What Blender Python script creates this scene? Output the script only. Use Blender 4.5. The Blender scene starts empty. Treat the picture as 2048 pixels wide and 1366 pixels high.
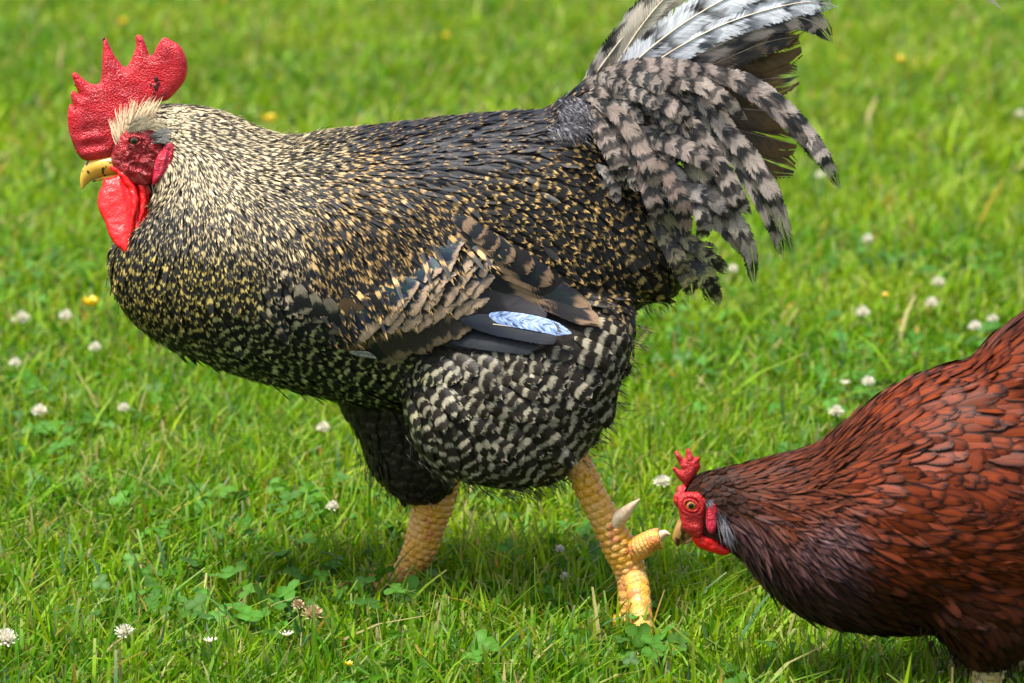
import bpy, math, random
import numpy as np
from mathutils import Vector, Matrix
from mathutils.bvhtree import BVHTree
from mathutils.geometry import delaunay_2d_cdt

random.seed(11)
rng = np.random.default_rng(11)
S = bpy.context.scene
COL = S.collection

# ------------------------------------------------------------------ camera
FPX, CX, CY = 7500.0, 1024.0, 683.0          # focal length in photo pixels, photo centre
CAM_H, CAM_D = 0.82, 3.0
PITCH = math.atan(CAM_H / CAM_D) - math.atan((1215 - CY) / FPX)
cam = bpy.data.cameras.new('camera')
cam.sensor_width = 36.0
cam.lens = 36.0 * FPX / 2048.0
cam.clip_end = 500.0
cam.dof.use_dof = True
cam.dof.focus_distance = 2.94
cam.dof.aperture_fstop = 9.5
cam_o = bpy.data.objects.new('camera', cam)
COL.objects.link(cam_o)
cam_o.location = (0, -CAM_D, CAM_H)
cam_o.rotation_euler = (math.pi / 2 - PITCH, 0, 0)
S.camera = cam_o

# ------------------------------------------------------------------ light
SUN = Vector((-0.30, -0.22, 0.92)).normalized()
world = bpy.data.worlds.new('World')
S.world = world
world.use_nodes = True
wt = world.node_tree
sky = wt.nodes.new('ShaderNodeTexSky')
sky.sky_type = 'NISHITA'
sky.sun_disc = False
sky.sun_elevation = math.asin(SUN.z)
sky.sun_rotation = math.atan2(SUN.x, SUN.y)
sky.dust_density = 2.0
wt.nodes['Background'].inputs['Strength'].default_value = 0.11
hsv = wt.nodes.new('ShaderNodeHueSaturation')          # thin bright cloud: paler than a clear blue sky
hsv.inputs['Saturation'].default_value = .5
wt.links.new(sky.outputs[0], hsv.inputs['Color'])
wt.links.new(hsv.outputs[0], wt.nodes['Background'].inputs['Color'])
sl = bpy.data.lights.new('sun', 'SUN')
sl.energy = 3.4
sl.angle = math.radians(12)
sl.color = (1.0, 0.95, 0.87)
so = bpy.data.objects.new('sun', sl)
COL.objects.link(so)
so.rotation_euler = SUN.to_track_quat('Z', 'Y').to_euler()
so.location = SUN * 10
S.view_settings.view_transform = 'Standard'
S.view_settings.look = 'None'
S.view_settings.exposure = 1.38
S.view_settings.gamma = 1.0
S.render.engine = 'CYCLES'
S.cycles.max_bounces = 6
S.cycles.transparent_max_bounces = 8

# ------------------------------------------------------------------ pixel <-> world
cp, sp = math.cos(PITCH), math.sin(PITCH)
CAM = np.array([0, -CAM_D, CAM_H])
FW = np.array([0, cp, -sp]); UP = np.array([0, sp, cp]); RT = np.array([1.0, 0, 0])

def pray(x, y):
    return FW + RT * ((x - CX) / FPX) - UP * ((y - CY) / FPX)

def at(x, y, Y=0.0):
    d = pray(x, y)
    return CAM + d * ((Y + CAM_D) / d[1])

def ground(x, y, z=0.0):
    d = pray(x, y)
    return CAM + d * ((z - CAM_H) / d[2])

def project(P):
    q = np.asarray(P) - CAM
    w = q @ FW
    return np.stack([CX + FPX * (q @ RT) / w, CY - FPX * (q @ UP) / w], -1)

# ------------------------------------------------------------------ mesh helpers
def mesh_np(name, V, F, attrs=None, smooth=True, mats=(), mat_idx=None):
    me = bpy.data.meshes.new(name)
    V = np.ascontiguousarray(V, np.float32)
    F = np.ascontiguousarray(F, np.int32)
    k = F.shape[1]
    me.vertices.add(len(V)); me.vertices.foreach_set('co', V.ravel())
    me.loops.add(F.size); me.loops.foreach_set('vertex_index', F.ravel())
    me.polygons.add(len(F))
    me.polygons.foreach_set('loop_start', np.arange(0, F.size, k, dtype=np.int32))
    if smooth:
        me.polygons.foreach_set('use_smooth', np.ones(len(F), bool))
    for m in mats:
        me.materials.append(m)
    if mat_idx is not None:
        me.polygons.foreach_set('material_index', np.ascontiguousarray(mat_idx, np.int32))
    for n, (t, A) in (attrs or {}).items():
        a = me.attributes.new(n, t, 'POINT')
        A = np.ascontiguousarray(A, np.float32)
        a.data.foreach_set({'FLOAT': 'value', 'FLOAT_VECTOR': 'vector', 'FLOAT_COLOR': 'color'}[t], A.ravel())
    me.update(calc_edges=True)
    me.validate()
    return me

def obj(name, me, parent=None, label=None, cat=None, group=None, kind=None, loc=None):
    o = bpy.data.objects.new(name, me)
    COL.objects.link(o)
    if loc is not None:
        o.location = loc
    if parent is not None:
        o.parent = parent
        top = parent
        while top.parent is not None:
            top = top.parent
        o.matrix_parent_inverse = Matrix.Translation(-Vector(top.location)) if parent is top else Matrix.Identity(4)
    if label: o['label'] = label
    if cat: o['category'] = cat
    if group: o['group'] = group
    if kind: o['kind'] = kind
    return o

def empty(name, loc, label, cat):
    o = bpy.data.objects.new(name, None)
    COL.objects.link(o)
    o.location = loc
    o.empty_display_size = 0.05
    o['label'] = label; o['category'] = cat
    return o

def catmull(P, n):
    P = np.asarray(P, float)
    Q = np.vstack([2 * P[0] - P[1], P, 2 * P[-1] - P[-2]])
    t = np.linspace(0, len(P) - 1, n)
    i = np.minimum(t.astype(int), len(P) - 2)
    f = (t - i)[:, None]
    p0, p1, p2, p3 = Q[i], Q[i + 1], Q[i + 2], Q[i + 3]
    return 0.5 * (2 * p1 + (p2 - p0) * f + (2 * p0 - 5 * p1 + 4 * p2 - p3) * f ** 2 + (3 * p1 - p0 - 3 * p2 + p3) * f ** 3)

def grid_faces(m, n, closed=True):
    i = np.arange(m - 1)[:, None]
    j = np.arange(n if closed else n - 1)[None, :]
    a = i * n + j
    b = i * n + (j + 1) % n
    return np.stack([a, b, b + n, a + n], -1).reshape(-1, 4)

def ladder(st, seg=40, ns=None, Y=0.0, egg=0.0):
    """st: (top px, bottom px, half width m[, centre y m]); returns closed loft V, F"""
    rows = []
    for s in st:
        yc = Y + (s[3] if len(s) > 3 else 0.0)
        rows.append(np.concatenate([at(*s[0], yc), at(*s[1], yc), [s[2]]]))
    R = catmull(rows, ns or len(st) * 5)
    T, B, W = R[:, :3], R[:, 3:6], np.maximum(R[:, 6], 0.0004)
    th = np.linspace(0, 2 * np.pi, seg, endpoint=False)
    c, s = np.cos(th), np.sin(th)
    mid, half = (T + B) / 2, (T - B) / 2
    V = mid[:, None] + c[None, :, None] * half[:, None]
    V[:, :, 1] += W[:, None] * s[None] * (1 + egg * c[None])
    m = len(V)
    F = grid_faces(m, seg)
    V = np.vstack([V.reshape(-1, 3), mid[0], mid[-1]])
    a = m * seg
    caps = []
    j = np.arange(seg)
    caps = np.vstack([np.stack([np.full(seg, a), (j + 1) % seg, j, j], -1),
                      np.stack([np.full(seg, a + 1), (m - 1) * seg + j, (m - 1) * seg + (j + 1) % seg, (m - 1) * seg + (j + 1) % seg], -1)])
    return V, F, caps

def to_plain(name, lads, mats):
    """several lofts in one mesh"""
    me = bpy.data.meshes.new(name)
    Vs, Fs, off = [], [], 0
    for V, F, C in lads:
        Vs.append(V)
        Fs += [tuple(int(x) + off for x in f) for f in F]
        Fs += [tuple(int(x) + off for x in f[:3]) for f in C]
        off += len(V)
    me.from_pydata([tuple(v) for v in np.vstack(Vs)], [], Fs)
    for m in mats: me.materials.append(m)
    me.polygons.foreach_set('use_smooth', np.ones(len(me.polygons), bool))
    me.update()
    return me

def fuse(name, lads, voxel, smooth_it, mats):
    """one continuous surface from overlapping lofts"""
    me = to_plain(name + '_tmp', lads, ())
    o = bpy.data.objects.new(name + '_tmp', me)
    COL.objects.link(o)
    r = o.modifiers.new('r', 'REMESH'); r.mode = 'VOXEL'; r.voxel_size = voxel
    s = o.modifiers.new('s', 'SMOOTH'); s.iterations = smooth_it; s.factor = 0.5
    dg = bpy.context.evaluated_depsgraph_get()
    res = bpy.data.meshes.new_from_object(o.evaluated_get(dg), depsgraph=dg)
    bpy.data.objects.remove(o); bpy.data.meshes.remove(me)
    res.name = name
    for m in mats: res.materials.append(m)
    res.polygons.foreach_set('use_smooth', np.ones(len(res.polygons), bool))
    return res

def bvh_of(me):
    return BVHTree.FromPolygons([v.co[:] for v in me.vertices], [p.vertices[:] for p in me.polygons])

def in_poly(P, poly):
    P = np.atleast_2d(P); x, y = P[:, 0], P[:, 1]
    r = np.zeros(len(P), bool)
    q = np.asarray(poly, float)
    for (x1, y1), (x2, y2) in zip(q, np.roll(q, -1, 0)):
        c = ((y1 > y) != (y2 > y))
        with np.errstate(divide='ignore', invalid='ignore'):
            r ^= c & (x < (x2 - x1) * (y - y1) / (y2 - y1) + x1)
    return r

def tube(path, radii, seg=20, ns=40, squash=1.0):
    """smooth tapered tube along 3-D points"""
    P = catmull(path, ns)
    r = np.interp(np.linspace(0, 1, ns), np.linspace(0, 1, len(radii)), radii)
    T = np.gradient(P, axis=0); T /= np.linalg.norm(T, axis=1)[:, None]
    up = np.array([0, 1.0, 0.02])
    A = np.cross(T, up); A /= np.linalg.norm(A, axis=1)[:, None]
    B = np.cross(T, A)
    th = np.linspace(0, 2 * np.pi, seg, endpoint=False)
    return P, r, A, B, th

def tube_mesh(name, path, radii, mats, seg=20, ns=40, disp=None):
    P, r, A, B, th = tube(path, radii, seg, ns)
    rr = np.repeat(r[:, None], seg, 1)
    if disp is not None:
        rr = rr + disp(np.linspace(0, 1, ns)[:, None], th[None, :], r)
    V = P[:, None] + A[:, None] * (np.cos(th)[None] * rr)[..., None] + B[:, None] * (np.sin(th)[None] * rr)[..., None]
    F = grid_faces(ns, seg)
    V = np.vstack([V.reshape(-1, 3), P[0], P[-1]])
    a = ns * seg; j = np.arange(seg)
    C = np.vstack([np.stack([np.full(seg, a), (j + 1) % seg, j, j], -1),
                   np.stack([np.full(seg, a + 1), (ns - 1) * seg + j, (ns - 1) * seg + (j + 1) % seg, j * 0], -1)])
    return to_plain(name, [(V, F, C)], mats)

def resample(poly, step):
    P = np.asarray(poly, float)
    n = len(P)
    Q = np.vstack([P[-1], P, P[0], P[1]])
    out = []
    for i in range(n):
        p0, p1, p2, p3 = Q[i], Q[i + 1], Q[i + 2], Q[i + 3]
        k = max(1, int(np.linalg.norm(p2 - p1) / step))
        for f in np.arange(k) / k:
            out.append(0.5 * (2 * p1 + (p2 - p0) * f + (2 * p0 - 5 * p1 + 4 * p2 - p3) * f ** 2 + (3 * p1 - p0 - 3 * p2 + p3) * f ** 3))
    return np.array(out)

def vnoise(x, y, s, seed):
    g_ = np.random.default_rng(seed); tb = g_.random((64, 64))
    fx, fy = x * s, y * s
    ix, iy = np.floor(fx).astype(int), np.floor(fy).astype(int)
    tx, ty = fx - ix, fy - iy
    tx, ty = tx * tx * (3 - 2 * tx), ty * ty * (3 - 2 * ty)
    q = lambda a, b: tb[a % 64, b % 64]
    return (q(ix, iy) * (1 - tx) + q(ix + 1, iy) * tx) * (1 - ty) + (q(ix, iy + 1) * (1 - tx) + q(ix + 1, iy + 1) * tx) * ty

def pillow(name, outline, Yc, thick, rim, mats, step=6, rough=0.0, bend=None, back=1.0, freq=0.09, ridge=None):
    """traced fleshy lobe with real thickness: rounded rim, slightly lumpy sides"""
    O = resample(outline, step)
    lo, hi = O.min(0), O.max(0)
    gx, gy = np.meshgrid(np.arange(lo[0], hi[0], step), np.arange(lo[1], hi[1], step * .87))
    gx = gx + (np.arange(gx.shape[0]) % 2)[:, None] * step / 2
    G = np.stack([gx.ravel(), gy.ravel()], -1)
    G = G[in_poly(G, O)]
    d = np.sqrt(((G[:, None] - O[None]) ** 2).sum(-1)).min(1)
    G, d = G[d > step * .55], d[d > step * .55]
    n = len(O)
    pts = [Vector(p) for p in np.vstack([O, G])]
    res = delaunay_2d_cdt(pts, [], [list(range(n))], 1, 1e-4)
    vs, fs = np.array([v[:] for v in res[0]]), res[2]
    dist = np.sqrt(((vs[:, None] - O[None]) ** 2).sum(-1)).min(1)
    h = np.sqrt(np.maximum(0, 1 - (1 - np.minimum(dist / rim, 1)) ** 2))
    lump = 2.4 * (vnoise(vs[:, 0], vs[:, 1], freq, 3) - .5) + 1.6 * (vnoise(vs[:, 0], vs[:, 1], freq * 2.3, 4) - .5) + .9 * (vnoise(vs[:, 0], vs[:, 1], freq * 4.5, 6) - .5)
    h = h * (1 + rough * lump)
    if ridge is not None:
        h = h + ridge(vs[:, 0], vs[:, 1]) * np.minimum(dist / rim, 1)
    bd = bend(vs[:, 0], vs[:, 1]) if bend is not None else np.zeros(len(vs))
    front = np.array([at(p[0], p[1], Yc + b - thick * k) for p, k, b in zip(vs, h, bd)])
    backv = np.array([at(p[0], p[1], Yc + b + thick * back * k) for p, k, b in zip(vs, h, bd)])
    rimv = dist < 1e-3
    idx = np.where(rimv, np.arange(len(vs)), np.arange(len(vs)) + len(vs))
    V = np.vstack([front, backv])
    F = [tuple(f) for f in fs] + [tuple(int(idx[i]) for i in reversed(f)) for f in fs]
    me = bpy.data.meshes.new(name)
    me.from_pydata([tuple(v) for v in V], [], F)
    for m in mats: me.materials.append(m)
    me.polygons.foreach_set('use_smooth', np.ones(len(me.polygons), bool))
    # make outward normals consistent
    import bmesh
    bm = bmesh.new(); bm.from_mesh(me)
    loose = [v for v in bm.verts if not v.link_faces]
    bmesh.ops.delete(bm, geom=loose, context='VERTS')
    bmesh.ops.recalc_face_normals(bm, faces=bm.faces)
    bm.to_mesh(me); bm.free()
    return me

# ------------------------------------------------------------------ material helpers
class NT:
    def __init__(self, name):
        self.mat = bpy.data.materials.new(name)
        self.mat.use_nodes = True
        self.t = self.mat.node_tree
        self.t.nodes.clear()
        self.out = self.t.nodes.new('ShaderNodeOutputMaterial')
    def set(self, sock, v):
        if isinstance(v, bpy.types.NodeSocket):
            self.t.links.new(v, sock)
        elif v is not None:
            sock.default_value = v
    def node(self, typ, props=None, **ins):
        n = self.t.nodes.new(typ)
        for k, v in (props or {}).items(): setattr(n, k, v)
        for k, v in ins.items():
            self.set(n.inputs[k.replace('_', ' ')], v)
        return n
    def m(self, op, a, b=None, c=None):
        n = self.t.nodes.new('ShaderNodeMath'); n.operation = op
        for i, v in enumerate((a, b, c)):
            if v is not None: self.set(n.inputs[i], v)
        return n.outputs[0]
    def attr(self, name):
        n = self.t.nodes.new('ShaderNodeAttribute'); n.attribute_name = name
        return n
    def xyz(self, v):
        n = self.t.nodes.new('ShaderNodeSeparateXYZ'); self.set(n.inputs[0], v)
        return n.outputs
    def comb(self, x, y, z):
        n = self.t.nodes.new('ShaderNodeCombineXYZ')
        for i, v in enumerate((x, y, z)): self.set(n.inputs[i], v)
        return n.outputs[0]
    def mix(self, f, a, b, blend='MIX'):
        n = self.t.nodes.new('ShaderNodeMix'); n.data_type = 'RGBA'; n.blend_type = blend
        self.set(n.inputs[0], f); self.set(n.inputs[6], a); self.set(n.inputs[7], b)
        return n.outputs[2]
    def sm(self, v, lo, hi):
        n = self.t.nodes.new('ShaderNodeMapRange'); n.interpolation_type = 'SMOOTHSTEP'
        self.set(n.inputs[0], v); self.set(n.inputs[1], lo); self.set(n.inputs[2], hi)
        return n.outputs[0]
    def noise(self, vec, scale=1.0, detail=2.0, rough=0.5):
        n = self.t.nodes.new('ShaderNodeTexNoise')
        self.set(n.inputs['Vector'], vec); n.inputs['Scale'].default_value = scale
        n.inputs['Detail'].default_value = detail; n.inputs['Roughness'].default_value = rough
        return n.outputs[0]
    def bump(self, h, strength, dist):
        n = self.t.nodes.new('ShaderNodeBump')
        self.set(n.inputs['Height'], h); n.inputs['Strength'].default_value = strength; n.inputs['Distance'].default_value = dist
        return n.outputs[0]
    def bsdf(self, color, rough=0.5, spec=0.5, normal=None, trans=0.0, tcol=None, sss=0.0, sheen=0.0, coat=0.0):
        p = self.t.nodes.new('ShaderNodeBsdfPrincipled')
        self.set(p.inputs['Base Color'], color)
        self.set(p.inputs['Roughness'], rough)
        self.set(p.inputs['Specular IOR Level'], spec)
        if normal is not None: self.set(p.inputs['Normal'], normal)
        if sss:
            p.inputs['Subsurface Weight'].default_value = sss
            p.inputs['Subsurface Radius'].default_value = (1.0, 0.25, 0.15)
            p.inputs['Subsurface Scale'].default_value = 0.004
        if sheen: p.inputs['Sheen Weight'].default_value = sheen
        if coat: p.inputs['Coat Weight'].default_value = coat
        s = p.outputs[0]
        if trans:
            tr = self.t.nodes.new('ShaderNodeBsdfTranslucent')
            self.set(tr.inputs[0], tcol if tcol is not None else color)
            mx = self.t.nodes.new('ShaderNodeMixShader')
            self.set(mx.inputs[0], trans)
            self.t.links.new(s, mx.inputs[1]); self.t.links.new(tr.outputs[0], mx.inputs[2])
            s = mx.outputs[0]
        self.t.links.new(s, self.out.inputs[0])
        return self.mat

def rgb(r, g, b): return (r, g, b, 1.0)

def feather_mat(name, irid_a=rgb(.003, .034, .036), irid_b=rgb(.008, .016, .045), rough=.42, spec=.18, trans=.10, fringe=False, soft=.45, longi=.7, wob=2.4, frag=1.0, barb=1500, blot=4.0, fade=1.0):
    """barred feather: colours, bars and tip come from attributes stored on each feather; barbs part at the margin"""
    n = NT(name)
    fuv = n.xyz(n.attr('fuv').outputs['Vector'])
    pat = n.xyz(n.attr('fpat').outputs['Vector'])
    cl, cd = n.attr('cl'), n.attr('cd')
    fm = n.attr('fm').outputs['Fac']
    u, v, b = fuv[0], fuv[1], fuv[2]
    au = n.m('ABSOLUTE', u)
    rnd, irid = cl.outputs['Alpha'], cd.outputs['Alpha']
    n0 = n.noise(n.comb(n.m('MULTIPLY', u, 1.6), n.m('MULTIPLY', fm, barb), n.m('MULTIPLY', rnd, 91)), 1, 3, .6)
    nL = n.noise(n.comb(n.m('MULTIPLY', u, 5.0), n.m('MULTIPLY', v, 2.2), n.m('MULTIPLY', rnd, 173)), 1, 3, .6)
    n1 = n.m('ADD', n.m('MULTIPLY', n0, 1 - longi), n.m('MULTIPLY', nL, longi))
    n2 = n.noise(n.comb(n.m('MULTIPLY', u, 1.5), n.m('MULTIPLY', v, blot), n.m('MULTIPLY', rnd, 57)), 1, 2)
    ph = n.m('MULTIPLY', n.m('MULTIPLY', n.m('SUBTRACT', 1.0, b), pat[0]), 6.2832)
    ph = n.m('ADD', ph, n.m('MULTIPLY', n.m('SUBTRACT', n1, .5), 3.4))
    ph = n.m('ADD', ph, n.m('MULTIPLY', n.m('SUBTRACT', n2, .5), wob))
    c = n.m('ADD', n.m('COSINE', ph), n.m('MULTIPLY', n.m('SUBTRACT', n1, .5), 2.0))
    bar = n.sm(c, n.m('SUBTRACT', pat[1], soft), n.m('ADD', pat[1], soft))
    tv = n.m('ADD', n.m('ADD', v, n.m('MULTIPLY', au, .12)), n.m('MULTIPLY', n.m('SUBTRACT', n1, .5), .4))
    tip = n.sm(tv, n.m('SUBTRACT', pat[2], .07), n.m('ADD', pat[2], .07))
    if fringe:      # dark margin round a lighter centre
        e = n.m('MAXIMUM', au, n.m('MULTIPLY', n.m('SUBTRACT', v, .45), 1.9))
        e = n.m('ADD', e, n.m('MULTIPLY', n.m('SUBTRACT', n1, .5), .9))
        mask = n.m('SUBTRACT', 1.0, n.m('MULTIPLY', n.sm(e, .40, 1.0), pat[1]))
    else:
        mask = n.m('MULTIPLY', n.m('MAXIMUM', bar, tip), fade)
        if fade < 1: mask = n.m('ADD', mask, n.m('MULTIPLY', n.m('SUBTRACT', n2, .45), 1.3))
        mask = n.m('MAXIMUM', n.m('MINIMUM', mask, 1.0), 0.0)
    ir = n.mix(n.sm(n2, .4, .6), irid_a, irid_b)
    dark = n.mix(irid, cd.outputs['Color'], ir)
    col = n.mix(mask, dark, cl.outputs['Color'])
    sh = n.m('MAXIMUM', n.m('ADD', n.m('MULTIPLY', n1, 2.2), -.1), .15)
    col = n.mix(1.0, col, n.comb(sh, sh, sh), 'MULTIPLY')
    nb = n.bump(n1, .4, .0007)
    n.bsdf(col, rough, spec, nb, trans)
    if frag:
        src = n.out.inputs[0].links[0].from_socket
        es = n.m('ADD', au, n.m('MULTIPLY', n.m('SUBTRACT', n0, .5), .9 * frag))
        et = n.m('ADD', n.m('MULTIPLY', n.m('SUBTRACT', v, .62), 2.6), n.m('MULTIPLY', n.m('SUBTRACT', nL, .5), 2.2 * frag))
        cut = n.m('GREATER_THAN', n.m('MAXIMUM', es, et), .93)
        tr = n.t.nodes.new('ShaderNodeBsdfTransparent')
        mx = n.t.nodes.new('ShaderNodeMixShader')
        n.set(mx.inputs[0], cut); n.t.links.new(src, mx.inputs[1]); n.t.links.new(tr.outputs[0], mx.inputs[2])
        n.t.links.new(mx.outputs[0], n.out.inputs[0])
    return n.mat

M_feather = feather_mat('barred_feather')
M_wing = feather_mat('wing_feather_vane', soft=.45, longi=.25, wob=3.2, frag=.35, trans=.04, spec=.22)
M_tail = feather_mat('tail_feather_vane', soft=.8, longi=.35, wob=7.5, frag=1.3, spec=.35, trans=.2, barb=600, blot=9.0, fade=.85)
M_scallop = feather_mat('scalloped_feather', soft=.55, longi=.3, wob=1.6, frag=1.1)
M_bristle = feather_mat('bristle', frag=0, longi=.2)
M_hen = feather_mat('chestnut_feather', irid_a=rgb(.03, .02, .06), irid_b=rgb(.05, .03, .07), rough=.46, spec=.10, trans=.04, fringe=True, longi=.7, frag=1.2)

def plain_mat(name, c1, c2, scale, rough=.5, spec=.4, bump=.3, bdist=.001, trans=0, sss=0, detail=4, coat=0, c3=None, s3=60, lo=.35, hi=.65):
    n = NT(name)
    tc = n.node('ShaderNodeTexCoord').outputs['Object']
    a = n.noise(tc, scale, detail, .6)
    col = n.mix(n.sm(a, lo, hi), c1, c2)
    if c3 is not None:
        col = n.mix(n.sm(n.noise(tc, s3, 3), .56, .68), col, c3)
    return n.bsdf(col, rough, spec, n.bump(a, bump, bdist) if bump else None, trans, sss=sss, coat=coat)

M_under = plain_mat('down_skin', rgb(.012, .011, .011), rgb(.03, .025, .02), 300, .9, .1)
M_hen_under = plain_mat('hen_down_skin', rgb(.03, .011, .006), rgb(.06, .02, .009), 300, .9, .1)
M_fluff = plain_mat('pale_down', rgb(.55, .5, .45), rgb(.4, .36, .33), 200, .9, .1, trans=.3)

def flesh_mat(name, base, deep, pale, gran=900, pale_amt=.5, sss=.25, rough=.38, bump=.75):
    n = NT(name)
    tc = n.node('ShaderNodeTexCoord').outputs['Object']
    v = n.node('ShaderNodeTexVoronoi', dict(feature='F1'), Vector=tc, Scale=gran).outputs['Distance']
    big = n.noise(tc, 45, 4, .6)
    mid = n.noise(tc, 160, 3, .6)
    col = n.mix(n.sm(big, .3, .7), deep, base)
    col = n.mix(n.m('MULTIPLY', n.sm(mid, .5, .75), pale_amt), col, pale)
    col = n.mix(n.m('MULTIPLY', n.sm(v, .35, .75), .45), col, deep)
    h = n.m('ADD', n.m('MULTIPLY', n.m('SUBTRACT', 1.0, v), .6), n.m('MULTIPLY', mid, .8))
    return n.bsdf(col, rough, .5, n.bump(h, bump, .0018), sss=sss)

M_comb = flesh_mat('comb_skin', rgb(.64, .004, .018), rgb(.33, .002, .008), rgb(.66, .10, .14), 800, .38)
M_wattle = flesh_mat('wattle_skin', rgb(.85, .004, .004), rgb(.6, .002, .003), rgb(.85, .05, .05), 600, .2, .35, .42, .3)
M_face = flesh_mat('face_skin', rgb(.40, .004, .010), rgb(.14, .002, .004), rgb(.60, .15, .15), 800, .6)
M_lobe = flesh_mat('earlobe_skin', rgb(.62, .015, .06), rgb(.36, .004, .02), rgb(.78, .22, .28), 800, .6)
M_hen_red = flesh_mat('hen_comb_skin', rgb(.62, .012, .016), rgb(.36, .006, .008), rgb(.75, .16, .15), 900, .4)

def beak_mat(name, c1, c2):
    n = NT(name)
    tc = n.node('ShaderNodeTexCoord').outputs['Object']
    a = n.noise(n.node('ShaderNodeMapping', Vector=tc, Scale=(1, 1, .5)).outputs[0], 160, 2)
    col = n.mix(n.sm(a, .59, .64), c1, c2)
    return n.bsdf(col, .28, .5, n.bump(n.noise(tc, 300, 2), .15, .0006))
M_beak = beak_mat('yellow_horn', rgb(.62, .36, .05), rgb(.05, .03, .015))
M_hen_beak = beak_mat('brown_horn', rgb(.32, .17, .05), rgb(.05, .022, .012))
M_claw = plain_mat('claw_horn', rgb(.62, .5, .36), rgb(.5, .34, .2), 200, .35, .5, .2, .0005)

def leg_mat(name, a, b, c):
    n = NT(name)
    tc = n.node('ShaderNodeTexCoord').outputs['Object']
    vd = n.node('ShaderNodeTexVoronoi', dict(feature='DISTANCE_TO_EDGE'), Vector=tc, Scale=270.0).outputs['Distance']
    big = n.noise(tc, 60, 4, .6)
    fine = n.noise(tc, 700, 3)
    col = n.mix(n.sm(big, .4, .62), a, b)
    col = n.mix(n.m('MULTIPLY', n.sm(n.noise(tc, 95, 3), .52, .66), .7), col, c)
    col = n.mix(n.m('MULTIPLY', n.m('SUBTRACT', 1.0, n.sm(vd, .0, .08)), .25), col, rgb(.16, .07, .025))
    col = n.mix(n.m('MULTIPLY', n.sm(n.noise(tc, 230, 4), .58, .68), .55), col, rgb(.13, .08, .035))
    h = n.m('ADD', n.sm(vd, 0, .25), n.m('MULTIPLY', fine, .35))
    return n.bsdf(col, .42, .45, n.bump(h, .4, .0009))
M_leg = leg_mat('yellow_scaled_skin', rgb(.60, .30, .025), rgb(.60, .33, .09), rgb(.56, .15, .075))
M_hen_leg = leg_mat('pale_scaled_skin', rgb(.55, .42, .16), rgb(.5, .4, .22), rgb(.5, .33, .18))

def eye_mat(name, iris):
    n = NT(name)
    p = n.xyz(n.node('ShaderNodeTexCoord').outputs['Object'])
    r = n.m('SQRT', n.m('ADD', n.m('MULTIPLY', p[0], p[0]), n.m('MULTIPLY', p[2], p[2])))
    col = n.mix(n.sm(r, .0020, .0023), rgb(.004, .004, .004), iris)
    col = n.mix(n.sm(r, .0034, .0038), col, rgb(.02, .008, .005))
    return n.bsdf(col, .05, .6)
M_eye = eye_mat('amber_eye', rgb(.11, .035, .012))
M_hen_eye = eye_mat('orange_eye', rgb(.42, .16, .02))

# ------------------------------------------------------------------ feathers
PV = np.array([0, .12, .35, .6, .8, .92, 1.0])
PROF = {'lance': [.35, .8, 1, .78, .45, .22, .02], 'round': [.35, .72, .95, 1, .92, .68, .18],
        'broad': [.3, .6, .88, 1, 1, .86, .45], 'hair': [.8, 1, .9, .7, .45, .25, .04],
        'sickle': [.45, .85, 1, 1, .85, .55, .03]}

def ribbons(P, Nn, W, prof, K, jag, camber, length, prm, seed=0, jag_edge=0.0):
    """P,Nn (n,M,3) centre lines and normals, W (n,) half widths -> vertex grid + attributes"""
    g = np.random.default_rng(seed)
    n, M = P.shape[:2]
    v = np.linspace(0, 1, M)
    w = np.stack([np.interp(v, PV, p) for p in prof]) if prof.ndim == 2 else np.interp(v, PV, prof)[None]
    T = np.gradient(P, axis=1); T /= np.linalg.norm(T, axis=2, keepdims=True) + 1e-12
    B = np.cross(Nn, T); B /= np.linalg.norm(B, axis=2, keepdims=True) + 1e-12
    u = np.linspace(-1, 1, K)
    hw = (W[:, None] * w)[:, :, None]
    uu = u[None, None, :] * np.ones((n, M, 1))
    V = P[:, :, None] + B[:, :, None] * (uu * hw)[..., None] - Nn[:, :, None] * (camber * hw * uu ** 2)[..., None]
    # ragged barbs: shove edge and tip vertices along the feather
    j = g.normal(0, 1, (n, M, K)) * (v[None, :, None] ** 3 * jag + np.abs(uu) * jag_edge)
    sweep = np.abs(uu) * hw * .55 * (1 - v[None, :, None] ** 6)
    V = V + T[:, :, None] * (j * length[:, None, None] + sweep)[..., None]
    vv = v[None, :, None] * np.ones((n, 1, K))
    bb = vv - np.abs(uu) * (hw * .75) / length[:, None, None]
    b = vv + np.abs(uu) * (hw * .30) / length[:, None, None]
    rep = lambda a: np.repeat(np.repeat(a[:, None], M, 1)[:, :, None], K, 2)
    A = {'fuv': ('FLOAT_VECTOR', np.stack([uu, vv, b], -1).reshape(-1, 3)),
         'fm': ('FLOAT', (bb * length[:, None, None]).reshape(-1)),
         'fpat': ('FLOAT_VECTOR', rep(prm['pat']).reshape(-1, 3)),
         'cl': ('FLOAT_COLOR', rep(prm['cl']).reshape(-1, 4)),
         'cd': ('FLOAT_COLOR', rep(prm['cd']).reshape(-1, 4))}
    f0 = grid_faces(M, K, False)
    F = (f0[None] + (np.arange(n) * M * K)[:, None, None]).reshape(-1, 4)
    return V.reshape(-1, 3), F, A

def sub_attrs(A, sl):
    return {k: (t, a[sl]) for k, (t, a) in A.items()}

# plumage type columns: 0 length px, 1 half width px, 2 spacing px, 3-5 light rgb, 6-8 dark rgb, 9 bars, 10 duty, 11 shape, 12 lift mm, 13 tip, 14 iridescence
def ptype(L, W, sp, cl, cd, bars, duty, tip, shape, lift, irid=0.0):
    return np.array([L, W, sp, *cl, *cd, bars, duty, shape, lift, tip, irid], float)

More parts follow.
